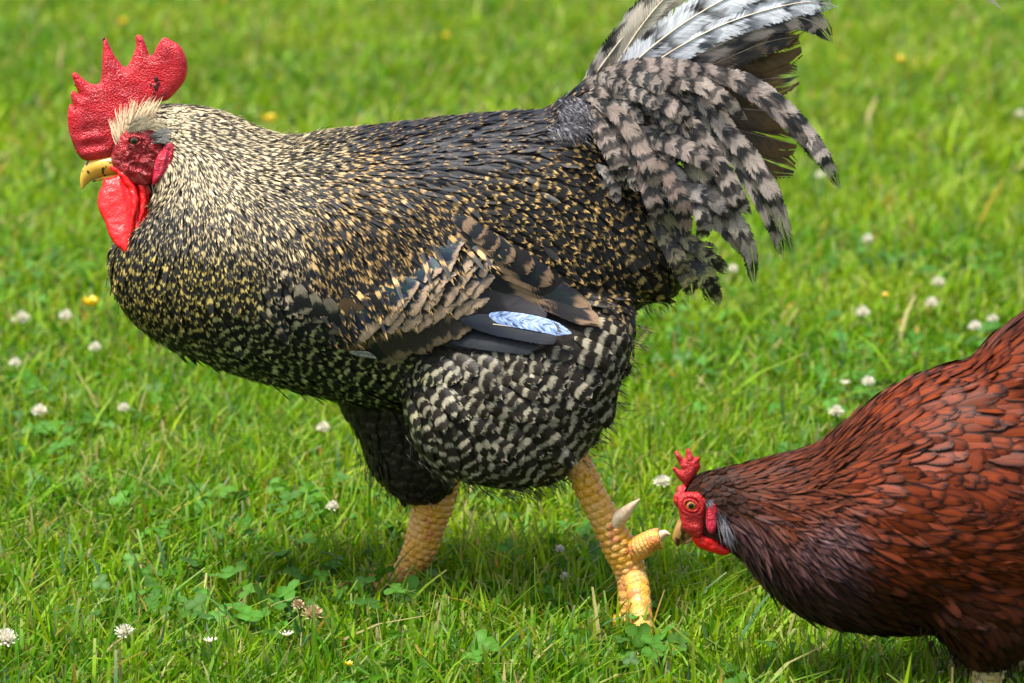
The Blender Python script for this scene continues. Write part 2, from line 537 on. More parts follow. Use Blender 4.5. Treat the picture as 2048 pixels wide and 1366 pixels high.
def interp_ctrl(px, ctrl, types, power=2.2):
    C = np.array([c[:4] for c in ctrl], float)
    Tm = np.stack([types[c[4]] for c in ctrl])
    D = ((px[:, None] - C[None, :, :2]) ** 2).sum(-1) + 500.0
    Wt = 1 / D ** power
    Wt /= Wt.sum(1, keepdims=True)
    fl = C[:, 2:4] / np.linalg.norm(C[:, 2:4], axis=1)[:, None]
    return Wt @ fl, Wt @ Tm

def sample_surface(me, n):
    me.calc_loop_triangles()
    nt = len(me.loop_triangles)
    tri = np.empty(nt * 3, np.int32); me.loop_triangles.foreach_get('vertices', tri); tri = tri.reshape(-1, 3)
    co = np.empty(len(me.vertices) * 3, np.float32); me.vertices.foreach_get('co', co); co = co.reshape(-1, 3)
    a, b, c = co[tri[:, 0]], co[tri[:, 1]], co[tri[:, 2]]
    cr = np.cross(b - a, c - a)
    ar = np.linalg.norm(cr, axis=1)
    k = rng.choice(nt, n, p=ar / ar.sum())
    r1, r2 = rng.random(n) ** .5, rng.random(n)
    P = a[k] * (1 - r1)[:, None] + b[k] * (r1 * (1 - r2))[:, None] + c[k] * (r1 * r2)[:, None]
    return P, cr[k] / (ar[k][:, None] + 1e-12)

def thin(P, R):
    """greedy blue-noise selection with local radius R"""
    cell = float(R.max())
    grid, keep = {}, []
    q = np.floor(P / cell).astype(int)
    for i in range(len(P)):
        k = tuple(q[i]); r2 = R[i] ** 2; ok = True
        for dx in (-1, 0, 1):
            for dy in (-1, 0, 1):
                for dz in (-1, 0, 1):
                    for j in grid.get((k[0] + dx, k[1] + dy, k[2] + dz), ()):
                        d = P[i] - P[j]
                        if d[0] * d[0] + d[1] * d[1] + d[2] * d[2] < r2:
                            ok = False; break
                    if not ok: break
                if not ok: break
            if not ok: break
        if ok:
            keep.append(i); grid.setdefault(k, []).append(i)
    return np.array(keep)

MM_PX = 0.00041

def plumage(name, me, ctrl, types, ncand, parent, mat, skip, adjust=None, own=None, own_name='feather', seed=3, yaw=.16, M=6, K=5, camber=.2):
    bv = bvh_of(me)
    P, Nn = sample_surface(me, ncand)
    px = project(P)
    fl, pr = interp_ctrl(px, ctrl, types)
    if adjust is not None:
        fl, pr = adjust(P, Nn, px, fl, pr)
    ok = ~skip(P, px)
    P, Nn, px, fl, pr = P[ok], Nn[ok], px[ok], fl[ok], pr[ok]
    # smaller feathers where they are nearly edge-on do not matter; keep even spacing on the surface
    k = thin(P, pr[:, 2] * MM_PX)
    P, Nn, px, fl, pr = P[k], Nn[k], px[k], fl[k], pr[k]
    n = len(P)
    g = np.random.default_rng(seed)
    L = pr[:, 0] * MM_PX * g.uniform(.8, 1.2, n)
    Wd = pr[:, 1] * MM_PX * g.uniform(.85, 1.15, n)
    lift = pr[:, 12] * .001 * np.where(g.random(n) < .05, g.uniform(1.5, 2.6, n), 1.0)
    ang = g.normal(0, yaw, n)
    c, s = np.cos(ang), np.sin(ang)
    f2 = np.stack([fl[:, 0] * c - fl[:, 1] * s, fl[:, 0] * s + fl[:, 1] * c], -1)
    f3 = np.stack([f2[:, 0], g.normal(0, .05, n), -f2[:, 1]], -1)
    CP = np.zeros((n, M, 3)); CN = np.zeros((n, M, 3))
    p, nn = P.copy(), Nn.copy()
    step = (L / (M - 1))[:, None]
    for i in range(M):
        CP[:, i], CN[:, i] = p, nn
        t = f3 - nn * (f3 * nn).sum(1, keepdims=True)
        t /= np.linalg.norm(t, axis=1, keepdims=True) + 1e-9
        q = p + t * step
        for j in range(n):
            h = bv.find_nearest(q[j])
            if h[0] is not None:
                q[j] = h[0]; nn[j] = h[1]
        p = q.copy(); nn = nn.copy()
    # smooth normals along feather, raise toward the tip
    CN = (CN + np.roll(CN, 1, 1) + np.roll(CN, -1, 1)); CN[:, 0] = CN[:, 1]; CN[:, -1] = CN[:, -2]
    CN /= np.linalg.norm(CN, axis=2, keepdims=True)
    v = np.linspace(0, 1, M)
    CP += CN * (lift[:, None] * (.15 + v[None] ** 1.3 + g.uniform(-.15, .25, (n, 1)) * v[None]))[..., None]
    roll = g.normal(0, .18, n)
    T = np.gradient(CP, axis=1); T /= np.linalg.norm(T, axis=2, keepdims=True) + 1e-9
    CN = CN * np.cos(roll)[:, None, None] + np.cross(T, CN) * np.sin(roll)[:, None, None]
    sh = pr[:, 11][:, None]
    prof = np.array(PROF['lance'])[None] * (1 - sh) + np.array(PROF['round'])[None] * sh
    bri = g.uniform(.7, 1.25, (n, 1))
    prm = {'pat': np.stack([pr[:, 9] * g.uniform(.85, 1.15, n), pr[:, 10] + g.normal(0, .18, n), pr[:, 13] + g.normal(0, .03, n)], -1),
           'cl': np.concatenate([np.clip(pr[:, 3:6] * bri, 0, 1), g.random((n, 1))], 1),
           'cd': np.concatenate([pr[:, 6:9] * g.uniform(.6, 1.5, (n, 1)), np.clip(pr[:, 14:15] * g.uniform(0, 1.6, (n, 1)), 0, 1)], 1)}
    per_k = {}
    narrow = pr[:, 1] < 5.6
    sel = np.zeros(n, bool)
    if own is not None:
        cand = np.where(own(P, px, CN[:, M // 2]))[0]
        order = np.argsort(-(L * Wd)[cand])[:280]
        sel[cand[order]] = True
    Vs, Fs, As, off = [], [], [], 0
    for grp, kk in ((narrow & ~sel, 3), (~narrow & ~sel, K), (sel, K)):
        i = np.where(grp)[0]
        if not len(i): continue
        V, F, A = ribbons(CP[i], CN[i], Wd[i], prof[i], kk, .05, camber, L[i], {q: a_[i] for q, a_ in prm.items()}, seed + kk)
        if grp is not sel:
            Vs.append(V); Fs.append(F + off); As.append(A); off += len(V)
        else:
            per = M * kk; f0 = grid_faces(M, kk, False)
            for j in range(len(i)):
                sl = slice(j * per, (j + 1) * per)
                obj(own_name, mesh_np(own_name, V[sl], f0, sub_attrs(A, sl), mats=(mat,)), parent)
    At = {k_: (As[0][k_][0], np.concatenate([a_[k_][1] for a_ in As])) for k_ in As[0]}
    obj(name, mesh_np(name, np.vstack(Vs), np.vstack(Fs), At, mats=(mat,)), parent, kind='stuff')
    print('plumage', name, n, 'narrow', narrow.sum(), 'own', sel.sum())
    return bv

def big_feather(name, parent, pts, width, mat, cl, cd, bars, duty=0., tip=.93, irid=0., prof='sickle', M=34, K=9, nrm=(0, -1, 0),
                camber=.18, jag=.012, edge=.004, seed=0, twist=0.0):
    P = catmull(pts, M)
    T = np.gradient(P, axis=0); T /= np.linalg.norm(T, axis=1)[:, None]
    nv = np.asarray(nrm, float)
    if nv.ndim == 1: nv = np.repeat(nv[None], M, 0)
    else: nv = catmull(nv, M)
    N = nv - T * (nv * T).sum(1, keepdims=True)
    N /= np.linalg.norm(N, axis=1)[:, None]
    if twist:
        a = np.linspace(0, twist, M)[:, None]
        N = N * np.cos(a) + np.cross(T, N) * np.sin(a)
    L = float(np.linalg.norm(np.diff(P, axis=0), axis=1).sum())
    g = np.random.default_rng(seed)
    prm = {'pat': np.array([[bars, duty, tip]]), 'cl': np.array([[*cl, g.random()]]), 'cd': np.array([[*cd, irid]])}
    V, F, A = ribbons(P[None], N[None], np.array([width]), np.array(PROF[prof]), K, jag, camber, np.array([L]), prm, seed, edge)
    o = obj(name, mesh_np(name, V, F, A, mats=(mat,)), parent)
    return o, P, N

def quill(parent, P, N, r, mat):
    me = tube_mesh('quill', P[::4], [r, r * .25], (mat,), seg=6, ns=20)
    me.transform(Matrix.Translation(Vector(N.mean(0)) * r * .4))
    return obj('quill', me, parent)
M_quill = plain_mat('quill_horn', rgb(.6, .52, .4), rgb(.45, .36, .25), 120, .35, .5, 0)

# ================================================================== lawn sheet
def soil_mat():
    n = NT('lawn_soil')
    tc = n.node('ShaderNodeTexCoord').outputs['Object']
    a = n.noise(tc, 60, 4, .6)
    c = n.noise(tc, 2.5, 4, .6)
    col = n.mix(n.sm(a, .35, .65), rgb(.018, .035, .006), rgb(.04, .075, .010))
    col = n.mix(n.m('MULTIPLY', n.sm(c, .4, .65), .5), col, rgb(.05, .055, .015))
    return n.bsdf(col, .9, .1, n.bump(a, .6, .01))
gx = np.array([-300, -60, -12, -4, 0, 4, 12, 60, 300.])
GV = np.array([[x, y, 0] for y in gx for x in gx])
lawn = obj('lawn', mesh_np('lawn', GV, grid_faces(9, 9, False), mats=(soil_mat(),)), kind='structure')
lawn['label'] = 'green lawn ground under the two birds'

# ================================================================== rooster
rooster = empty('rooster', tuple(ground(1040, 1215)), 'large speckled grey and gold rooster with tall red comb striding over grass', 'rooster')

body_st = [((222, 292), (228, 345), .010), ((245, 245), (250, 362), .016), ((290, 214), (288, 376), .0195), ((340, 208), (306, 398), .021),
           ((400, 213), (300, 440), .027), ((462, 232), (262, 478), .036), ((522, 260), (224, 500), .047), ((585, 276), (228, 570), .060),
           ((665, 264), (268, 636), .072), ((765, 254), (340, 686), .081), ((855, 242), (438, 728), .087), ((950, 232), (545, 762), .088),
           ((1040, 225), (665, 792), .086), ((1100, 224), (800, 812), .082), ((1150, 228), (950, 795), .076), ((1195, 245), (1080, 755), .068),
           ((1235, 285), (1185, 682), .058), ((1280, 335), (1272, 606), .047), ((1325, 390), (1335, 590), .034), ((1370, 440), (1365, 555), .016)]
near_thigh = [((850, 610), (1235, 570), .040, -.030), ((806, 700), (1268, 630), .046, -.048), ((806, 785), (1248, 722), .048, -.058), ((822, 856), (1220, 800), .046, -.062),
              ((856, 915), (1188, 868), .042, -.063), ((925, 952), (1152, 915), .034, -.064), ((1035, 968), (1130, 940), .018, -.064)]
far_thigh = [((640, 740), (950, 760), .040, .045), ((690, 820), (930, 850), .044, .055), ((728, 890), (925, 905), .042, .058), ((750, 945), (915, 945), .036, .058),
             ((795, 985), (908, 975), .028, .058), ((830, 1004), (895, 992), .014, .058)]
tail_base = [((1080, 235), (1150, 420), .040), ((1150, 180), (1260, 380), .036), ((1205, 140), (1340, 330), .026), ((1260, 110), (1390, 290), .016), ((1310, 90), (1420, 240), .006)]
body_me = fuse('body', [ladder(body_st, 48, 110, egg=-.12), ladder(near_thigh), ladder(far_thigh), ladder(tail_base)], .0032, 14, (M_under,))
body = obj('body', body_me, rooster)
RB = bvh_of(body_me)

def hit(bv, x, y, off=0.0, Y=0.0):
    """where the line of sight meets the bird's body, raised off it by off metres"""
    d = pray(x, y); d = d / np.linalg.norm(d)
    h = bv.ray_cast(Vector(CAM), Vector(d))
    if h[0] is None:
        p = at(x, y, Y); q = bv.find_nearest(Vector(p))
        return p, np.array([0, -1., 0])
    nn = np.array(h[1])
    return np.array(h[0]) - d * off, nn

CREAM, GREYW, GOLD, BUFF = (.80, .70, .47), (.58, .56, .50), (.62, .36, .09), (.60, .45, .24)
BLK, BRN, NAVY = (.010, .010, .011), (.030, .022, .016), (.014, .015, .022)
TY = {
    'crown': ptype(20, 2.6, 5.0, (.46, .39, .25), (.05, .04, .03), 1.2, -.45, .6, .2, 1.2),
    'neckA': ptype(50, 2.3, 4.2, (.58, .48, .30), (.03, .024, .018), 1.3, -.22, .95, .15, 2.2),
    'neckB': ptype(56, 2.8, 5.3, (.52, .41, .23), BLK, 1.5, .22, .97, .2, 2.6),
    'throat': ptype(40, 3.0, 5.6, (.36, .30, .18), BLK, 1.6, .45, .96, .3, 2.2),
    'cape': ptype(60, 4.0, 7.2, (.46, .29, .11), BLK, 1.6, .55, .96, .3, 3.0),
    'back': ptype(52, 5.4, 9.6, (.36, .22, .09), (.010, .010, .014), 1.0, 1.1, .98, .3, 2.6, .14),
    'saddle': ptype(48, 7.4, 12, (.52, .33, .11), (.008, .0075, .0075), 1.5, .98, .95, .45, 3.2),
    'rear': ptype(58, 11, 16, (.30, .225, .075), (.009, .0075, .0045), 1.8, .65, 1.2, .6, 4.0),
    'breastA': ptype(46, 5.5, 9.2, (.42, .32, .085), (.008, .0075, .006), 1.7, .66, .95, .5, 3.0),
    'breastB': ptype(48, 10, 14, (.34, .34, .14), (.008, .008, .006), 1.8, .6, 1.2, .6, 3.2),
    'shoulder': ptype(50, 10, 15, (.30, .25, .17), (.009, .009, .009), 1.6, .68, .95, .7, 3.4, .05),
    'thigh': ptype(72, 18, 21, (.26, .235, .17), (.012, .009, .006), 2.7, .42, 1.4, .85, 4.0),
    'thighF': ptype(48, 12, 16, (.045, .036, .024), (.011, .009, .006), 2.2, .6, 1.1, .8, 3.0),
}
CT = [(320, 225, 1, .1, 'crown'), (280, 225, 1, 0, 'crown'), (330, 262, 1, .4, 'crown'), (372, 258, 1, .35, 'neckA'), (440, 245, 1, .3, 'neckA'), (505, 270, 1, .22, 'neckA'),
      (365, 340, .25, 1, 'neckA'), (425, 340, .6, .9, 'neckA'), (500, 335, .9, .5, 'neckA'), (560, 285, 1, .1, 'neckB'), (335, 430, .05, 1, 'throat'), (400, 430, .3, 1, 'neckB'),
      (300, 440, .0, 1, 'throat'), (480, 430, .5, .9, 'neckB'), (560, 380, .8, .6, 'neckB'), (620, 310, 1, .2, 'neckB'), (640, 285, 1, 0, 'neckB'), (560, 480, .45, .9, 'neckB'),
      (640, 440, .6, .8, 'cape'), (700, 380, .85, .5, 'cape'), (720, 480, .55, .85, 'cape'), (800, 420, .7, .7, 'cape'), (850, 500, .5, .9, 'cape'), (650, 540, .4, 1, 'cape'),
      (780, 540, .5, .9, 'cape'), (900, 430, .6, .8, 'cape'), (700, 330, .95, .3, 'cape'),
      (690, 275, 1, -.05, 'back'), (800, 275, 1, 0, 'back'), (900, 260, 1, 0, 'back'), (1000, 250, 1, 0, 'back'), (1090, 240, 1, .05, 'back'), (840, 330, 1, .15, 'back'), (930, 310, 1, .15, 'back'),
      (1040, 290, 1, .2, 'back'), (960, 380, .95, .35, 'saddle'), (1060, 350, .95, .35, 'saddle'), (1150, 310, .85, .5, 'saddle'), (1010, 440, .85, .5, 'saddle'), (1120, 430, .75, .65, 'saddle'),
      (1100, 520, .8, .6, 'saddle'), (1210, 400, .55, .85, 'saddle'), (1200, 500, .6, .8, 'saddle'), (1230, 580, .6, .7, 'saddle'), (1280, 520, .6, .8, 'rear'), (1310, 590, .7, .6, 'rear'), (1360, 520, .7, .7, 'rear'), (1330, 450, .6, .8, 'rear'),
      (228, 520, 0, 1, 'breastA'), (300, 510, .05, 1, 'breastA'), (400, 530, .2, 1, 'breastA'), (270, 590, .3, 1, 'breastA'), (360, 610, .4, .9, 'breastA'), (480, 560, .3, 1, 'breastA'),
      (470, 640, .6, .8, 'breastB'), (340, 680, .75, .6, 'breastB'), (430, 710, .85, .45, 'breastB'), (540, 740, .9, .35, 'breastB'), (600, 660, .8, .6, 'breastB'), (560, 610, .6, .8, 'shoulder'),
      (640, 740, .95, .3, 'breastB'), (740, 770, .9, .4, 'breastB'), (700, 690, .9, .5, 'breastB'), (560, 570, .5, .9, 'shoulder'), (620, 600, .7, .7, 'shoulder'), (780, 740, .9, .4, 'breastB'),
      (860, 770, .75, .6, 'thigh'), (850, 860, .35, .95, 'thigh'), (960, 780, .85, .5, 'thigh'), (960, 880, .7, .7, 'thigh'), (1060, 760, .9, .4, 'thigh'), (1080, 860, .75, .6, 'thigh'),
      (1180, 720, .9, .45, 'thigh'), (1190, 820, .55, .85, 'thigh'), (1230, 680, .8, .6, 'thigh'), (960, 950, .8, .55, 'thigh'), (1100, 935, .7, .7, 'thigh'), (900, 690, .8, .6, 'thigh'), (1150, 650, .9, .4, 'thigh')]
FACE = [(222, 318), (229, 292), (242, 272), (262, 258), (290, 256), (312, 262), (330, 285), (338, 300), (332, 330), (318, 352), (302, 368), (280, 372), (256, 364), (240, 356), (230, 340)]
WING = [(690, 695), (690, 668), (750, 645), (845, 615), (920, 570), (968, 508), (1050, 500), (1130, 570), (1195, 625), (1130, 690), (1000, 690), (850, 715), (730, 708)]

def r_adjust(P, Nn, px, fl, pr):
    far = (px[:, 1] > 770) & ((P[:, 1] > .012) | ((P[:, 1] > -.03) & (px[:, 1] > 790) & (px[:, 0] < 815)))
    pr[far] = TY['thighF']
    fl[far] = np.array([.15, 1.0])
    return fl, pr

def r_skip(P, px):
    s = in_poly(px, [(x + (285 - x) * .06, y + (315 - y) * .06) for x, y in FACE])
    s |= (px[:, 0] < 262) & (px[:, 1] < 380)
    s |= in_poly(px, WING) & (P[:, 1] < 0)
    s |= in_poly(px, [(1150, 210), (1330, 90), (1430, 240), (1380, 330), (1240, 330)])
    return s

def r_own(P, px, N):
    return (P[:, 1] < -.04) & (px[:, 1] > 640) & (px[:, 0] > 800) & (N[:, 1] < -.3)

SCAL = np.array([c[4] in ('thigh', 'breastB', 'rear', 'shoulder') for c in CT])
CXY = np.array([c[:2] for c in CT], float)
def scalloped(P, px):
    d = px[:, None] - CXY[None]
    near = SCAL[np.argmin((d ** 2).sum(-1), 1)]
    return near | ((px[:, 1] > 770) & (P[:, 1] > .012))
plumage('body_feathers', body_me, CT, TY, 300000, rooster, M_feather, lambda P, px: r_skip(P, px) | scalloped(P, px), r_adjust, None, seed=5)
plumage('scalloped_feathers', body_me, CT, TY, 60000, rooster, M_scallop, lambda P, px: r_skip(P, px) | ~scalloped(P, px), r_adjust, r_own, 'thigh_feather', seed=6)

# cape feathers falling over the top of the wing
TY['capeL'] = ptype(74, 5.2, 8.0, (.46, .29, .11), BLK, 2.0, .55, .965, .35, 11.0)
BAND = [(640, 640), (610, 600), (700, 560), (800, 520), (870, 470), (905, 420), (960, 440), (945, 480), (900, 525), (830, 565), (730, 605), (665, 640)]
plumage('cape_feathers', body_me, [(c[0], c[1], c[2], c[3], 'capeL') for c in CT], TY, 60000, rooster, M_feather, lambda P, px: ~in_poly(px, BAND) | (P[:, 1] > 0), None, None, seed=7)

# soft down hairs along the lower edge of the thighs and under the rump
def down_tuft(name, parent, spots, mat, cl, cd, seed, hw=.0005):
    g = np.random.default_rng(seed)
    Ps, Ls = [], []
    for (x, y, dx, dy, L, Y, k) in spots:
        for _ in range(k):
            p = at(x + g.normal(0, 14), y + g.normal(0, 7), Y + g.normal(0, .012))
            d = np.array([dx + g.normal(0, .25), g.normal(0, .3), -dy + g.normal(0, .25)]); d /= np.linalg.norm(d)
            l = L * MM_PX * g.uniform(.6, 1.3)
            sag = np.array([g.normal(0, .15), g.normal(0, .1), -.12 + g.normal(0, .1)])
            Ps.append([p + d * l * t + sag * l * t * t for t in np.linspace(0, 1, 5)]); Ls.append(l)
    P = np.array(Ps); n = len(P)
    N = np.tile(np.array([0, -1., .1]), (n, 5, 1))
    prm = {'pat': np.tile([1.5, .4, 1.5], (n, 1)), 'cl': np.concatenate([np.tile(cl, (n, 1)), g.random((n, 1))], 1),
           'cd': np.concatenate([np.tile(cd, (n, 1)), np.zeros((n, 1))], 1)}
    V, F, A = ribbons(P, N, np.full(n, hw) * g.uniform(.6, 1.6, n), np.array(PROF['hair']), 3, .02, .1, np.array(Ls), prm, seed)
    return obj(name, mesh_np(name, V, F, A, mats=(mat,)), parent, kind='stuff')

spots = []
for t in np.linspace(0, 1, 26):
    q = catmull([(835, 880), (870, 930), (930, 962), (1010, 985), (1080, 972), (1130, 952), (1180, 890), (1215, 820), (1245, 740), (1270, 660)], 26)[int(t * 25)]
    spots.append((q[0], q[1], .55 + .4 * t, .8 - .45 * t, 26, -.062, 16))
for q in catmull([(735, 900), (745, 950), (790, 990), (840, 1008), (900, 990)], 12):
    spots.append((q[0], q[1], -.1, 1, 20, .058, 12))
for q in catmull([(1270, 610), (1310, 612), (1350, 600)], 5):
    spots.append((q[0], q[1], .6, .8, 20, 0, 9))
down_tuft('down', rooster, spots, M_bristle, (.16, .14, .10), (.035, .028, .02), 8, .00028)

# ---- wing, every feather its own piece (pixel pairs measured on the photograph)
Z3 = lambda X, Y: (480 + X / 2.276, 400 + Y / 2.276)
TAN, TEAL, DK = (.36, .255, .18), (.010, .012, .014), (.035, .03, .032)
wi = [0]
def wing(root, tip, w, off, cl, cd, bars, duty, tipv, irid=0, prof='round', bow=0.0, mat=None, seed=None, off2=None, own_name='wing_feather', K=9):
    wi[0] += 1
    r, t = np.array(Z3(*root)), np.array(Z3(*tip))
    d = t - r; nrm2 = np.array([-d[1], d[0]])
    pts, nn = [], []
    for k in np.linspace(0, 1, 5):
        q = r + d * k + nrm2 * bow * math.sin(math.pi * k)
        p, m = hit(RB, q[0], q[1], off + (off2 if off2 is not None else .0014) * k)
        pts.append(p); nn.append(m)
    nn = np.array(nn); nn = nn * .4 + nn.mean(0) * .6
    pts = np.array(pts)
    # straight quill: ease the surface dents out
    y = pts[:, 1]; c = np.polyfit(np.linspace(0, 1, 5), y, 2); pts[:, 1] = np.minimum(np.polyval(c, np.linspace(0, 1, 5)), y + .004)
    o, P, N = big_feather(own_name, rooster, pts, w / 2.276 * MM_PX, mat or M_wing, cl, cd, bars, duty, tipv, irid, prof, 16, K, nn, .09, .014, .004, seed or wi[0])
    return o, P, N

g = np.random.default_rng(4)
# flight feathers at the bottom layer
wing((900, 610), (1380, 668), 52, .006, (.012, .012, .015), (.010, .010, .013), .6, .9, 1.3, .1)
wing((820, 610), (1300, 640), 60, .005, (.02, .018, .018), (.012, .011, .012), .6, .9, 1.3)
o, P, N = wing((1000, 470), (1400, 500), 95, .009, (.06, .054, .058), (.04, .036, .04), .5, .2, 1.3)
# dark blue-edged quill with the white and blue upper vane
oB, PB, NB = wing((1000, 540), (1455, 612), 62, .014, (.016, .016, .024), (.010, .010, .016), .6, .7, 1.3, .15, 'broad')
quill(oB, PB[5:], NB[5:], .0004, M_quill)
M_jay = None
def jay_mat():
    n = NT('blue_white_vane')
    fuv = n.xyz(n.attr('fuv').outputs['Vector'])
    fm = n.attr('fm').outputs['Fac']
    n1 = n.noise(n.comb(n.m('MULTIPLY', fuv[0], 1.2), n.m('MULTIPLY', fm, 380), 3.0), 1, 3, .6)
    n2 = n.noise(n.comb(n.m('MULTIPLY', fuv[0], 2.0), n.m('MULTIPLY', fm, 210), 8.0), 1, 2)
    col = n.mix(n.sm(n1, .38, .68), rgb(.06, .14, .36), rgb(.38, .48, .66))
    col = n.mix(n.sm(n2, .57, .63), col, rgb(.02, .04, .12))
    return n.bsdf(col, .4, .4, n.bump(n1, .3, .0006), .15)
M_jay = jay_mat()
wing((1130, 528), (1500, 604), 36, .0155, (.8, .8, .9), (.1, .1, .2), 1, 0, 2, 0, 'sickle', -.03, M_jay)
# tertials / secondaries sweeping back over the rump
for k, (r, t, w) in enumerate([((1010, 330), (1640, 565), 62), ((1020, 290), (1600, 510), 62), ((1030, 260), (1520, 455), 64), ((1030, 230), (1425, 380), 62),
                               ((1020, 190), (1340, 320), 56), ((1000, 160), (1250, 270), 50), ((985, 120), (1180, 215), 44), ((960, 80), (1110, 165), 38)]):
    wing(r, t, w, .009 + .0007 * k, (.22, .14, .085), (.014, .011, .010), 1.9, .15, 1.2, .3 if k % 2 else .08, 'round', -.05)
# long lower coverts
for k in range(9):
    f = k / 8
    r = (590 + 380 * f + g.normal(0, 6), 520 - 70 * f); t = (735 + 330 * f + g.normal(0, 8), 735 - 140 * f + g.normal(0, 6))
    wing(r, t, 62, .008 + .0005 * k, (.15, .108, .066), (.030, .022, .016), 1.3, .2, .95, .1, 'round', .05)
# covert rows, tan tips over teal and navy bases
for row, (r0, r1, t0, t1, n_, w, of) in enumerate([
        ((520, 470), (1010, 350), (640, 610), (1100, 480), 7, 62, .0105), ((560, 430), (1010, 290), (690, 545), (1115, 400), 7, 58, .0115),
        ((640, 400), (1030, 230), (740, 485), (1130, 320), 6, 54, .0125), ((720, 350), (1020, 180), (800, 420), (1110, 255), 5, 46, .0132),
        ((800, 300), (1000, 130), (860, 365), (1080, 195), 5, 34, .0138)]):
    for k in range(n_):
        f = k / (n_ - 1)
        r = (r0[0] + (r1[0] - r0[0]) * f + g.normal(0, 6), r0[1] + (r1[1] - r0[1]) * f + g.normal(0, 6))
        t = (t0[0] + (t1[0] - t0[0]) * f + g.normal(0, 13), t0[1] + (t1[1] - t0[1]) * f + g.normal(0, 13))
        br = g.uniform(.75, 1.2)
        wing(r, t, w * g.uniform(.95, 1.35), (.0065, .0055, .0045, .003, .002)[row] + .0001 * k, tuple(c * br for c in (.33, .235, .16)), (.012, .010, .009), .8, .35, .82, g.choice([0, .3, .7, 1.0]), 'round', .04, own_name='covert_feather', off2=.0068 + .0009 * row)
# brown shoulder feathers at the front of the wing
for r, t, w, c in [((480, 440), (545, 690), 78, (.085, .055, .028)), ((400, 440), (450, 610), 50, (.14, .12, .085)), ((540, 470), (640, 640), 60, (.10, .07, .042)),
                   ((330, 420), (370, 560), 44, (.18, .155, .11)), ((270, 380), (300, 520), 40, (.2, .17, .12)), ((560, 600), (690, 735), 46, (.12, .095, .06))]:
    wing(r, t, w, .0080, c, (.011, .0095, .008), 1.2, .3, .93, .1, 'round', .03)
for k in range(4):
    wing((500 + 20 * k, 690), (570 + 18 * k, 712 + 4 * k), 14, .012, (.28, .28, .25), (.15, .145, .13), 1, -.5, .8, 0, 'lance')

# ---- tail
Z2 = lambda X, Y, D=0.0: at(1050 + X / 2.203, Y / 2.203, D)
ti = [100]
WHITE, TDK, SLATE = (.66, .68, .72), (.02, .016, .015), (.30, .27, .25)
def tail(pts, w, Y, cl, cd, bars, duty=0., tip=1.2, irid=0., prof='sickle', nrm=(0, -1, .15), name='tail_feather', q=0, K=9, edge=.005, twist=0, camber=.07, M=34):
    ti[0] += 1
    if np.isscalar(Y): Y = [Y] * len(pts)
    P3 = [Z2(x, y, d) for (x, y), d in zip(pts, Y)]
    L = sum(np.linalg.norm(P3[i + 1] - P3[i]) for i in range(len(P3) - 1))
    o, P, N = big_feather(name, rooster, P3, w / 2.203 * MM_PX, M_tail, cl, cd, bars, duty, tip, irid, prof, M, K, nrm, camber, .004, edge * .03 / L, ti[0], twist)
    if q: quill(o, P, N, q, M_quill)
    return o
BROWN = (.13, .075, .018)
# broad brown tail feathers, spread fan seen from the side
for k, (tx, ty, w) in enumerate([(1190, 745, 88), (1200, 640, 95), (1180, 500, 95), (1205, 330, 100), (1215, 200, 100), (1225, 120, 80)]):
    tail([(420, 420 - 15 * k), (650, 430 + (ty - 430) * .22), (900, 430 + (ty - 430) * .62), (tx, ty)], w, [.0, .006, .010, .014 - .004 * k], BROWN, (.045, .032, .018), 1.2, .3, 1.3, .1, 'broad', q=.0004)
# white-grey main sickles rising out of the frame
tail([(250, 420), (330, 300), (420, 180), (540, 40), (700, -110), (930, -230), (1250, -300), (1600, -280), (1900, -130), (2097, 38)], 62, [0, 0, -.008, -.012, -.012, -.012, -.01, -.008, -.004, 0], (.42, .38, .34), TDK, 7, .1, 1.3, .1, q=.0009, M=60)
tail([(330, 400), (420, 260), (510, 120), (640, -30), (850, -170), (1150, -230), (1400, -190), (1560, -90)], 70, [0, -.006, -.014, -.02, -.02, -.02, -.016, -.01], (.58, .52, .42), TDK, 4, -.75, 1.3, 0, q=.001, M=50)
tail([(360, 420), (480, 280), (620, 160), (800, 40), (1000, -50), (1250, -70), (1450, -30)], 76, [-.004, -.012, -.02, -.024, -.024, -.02, -.016], WHITE, TDK, 5, -.55, 1.3, 0, q=.001, M=50)
tail([(420, 420), (540, 300), (700, 195), (880, 105), (1080, 40), (1250, 8), (1370, 30)], 72, [-.006, -.014, -.022, -.026, -.024, -.02, -.014], WHITE, (.05, .055, .07), 6, -.5, 1.3, .2, q=.0009, M=50)
tail([(500, 430), (640, 300), (820, 215), (1010, 120), (1180, 75), (1290, 110), (1355, 188)], 62, [-.006, -.014, -.02, -.022, -.02, -.016, -.01], (.36, .29, .24), TDK, 6, .25, 1.3, .2, q=.0008, M=46)
tail([(520, 450), (680, 350), (860, 270), (1050, 190), (1200, 160)], 60, [-.004, -.01, -.014, -.014, -.01], (.20, .13, .09), TDK, 4, .3, 1.3, 0, q=.0005)
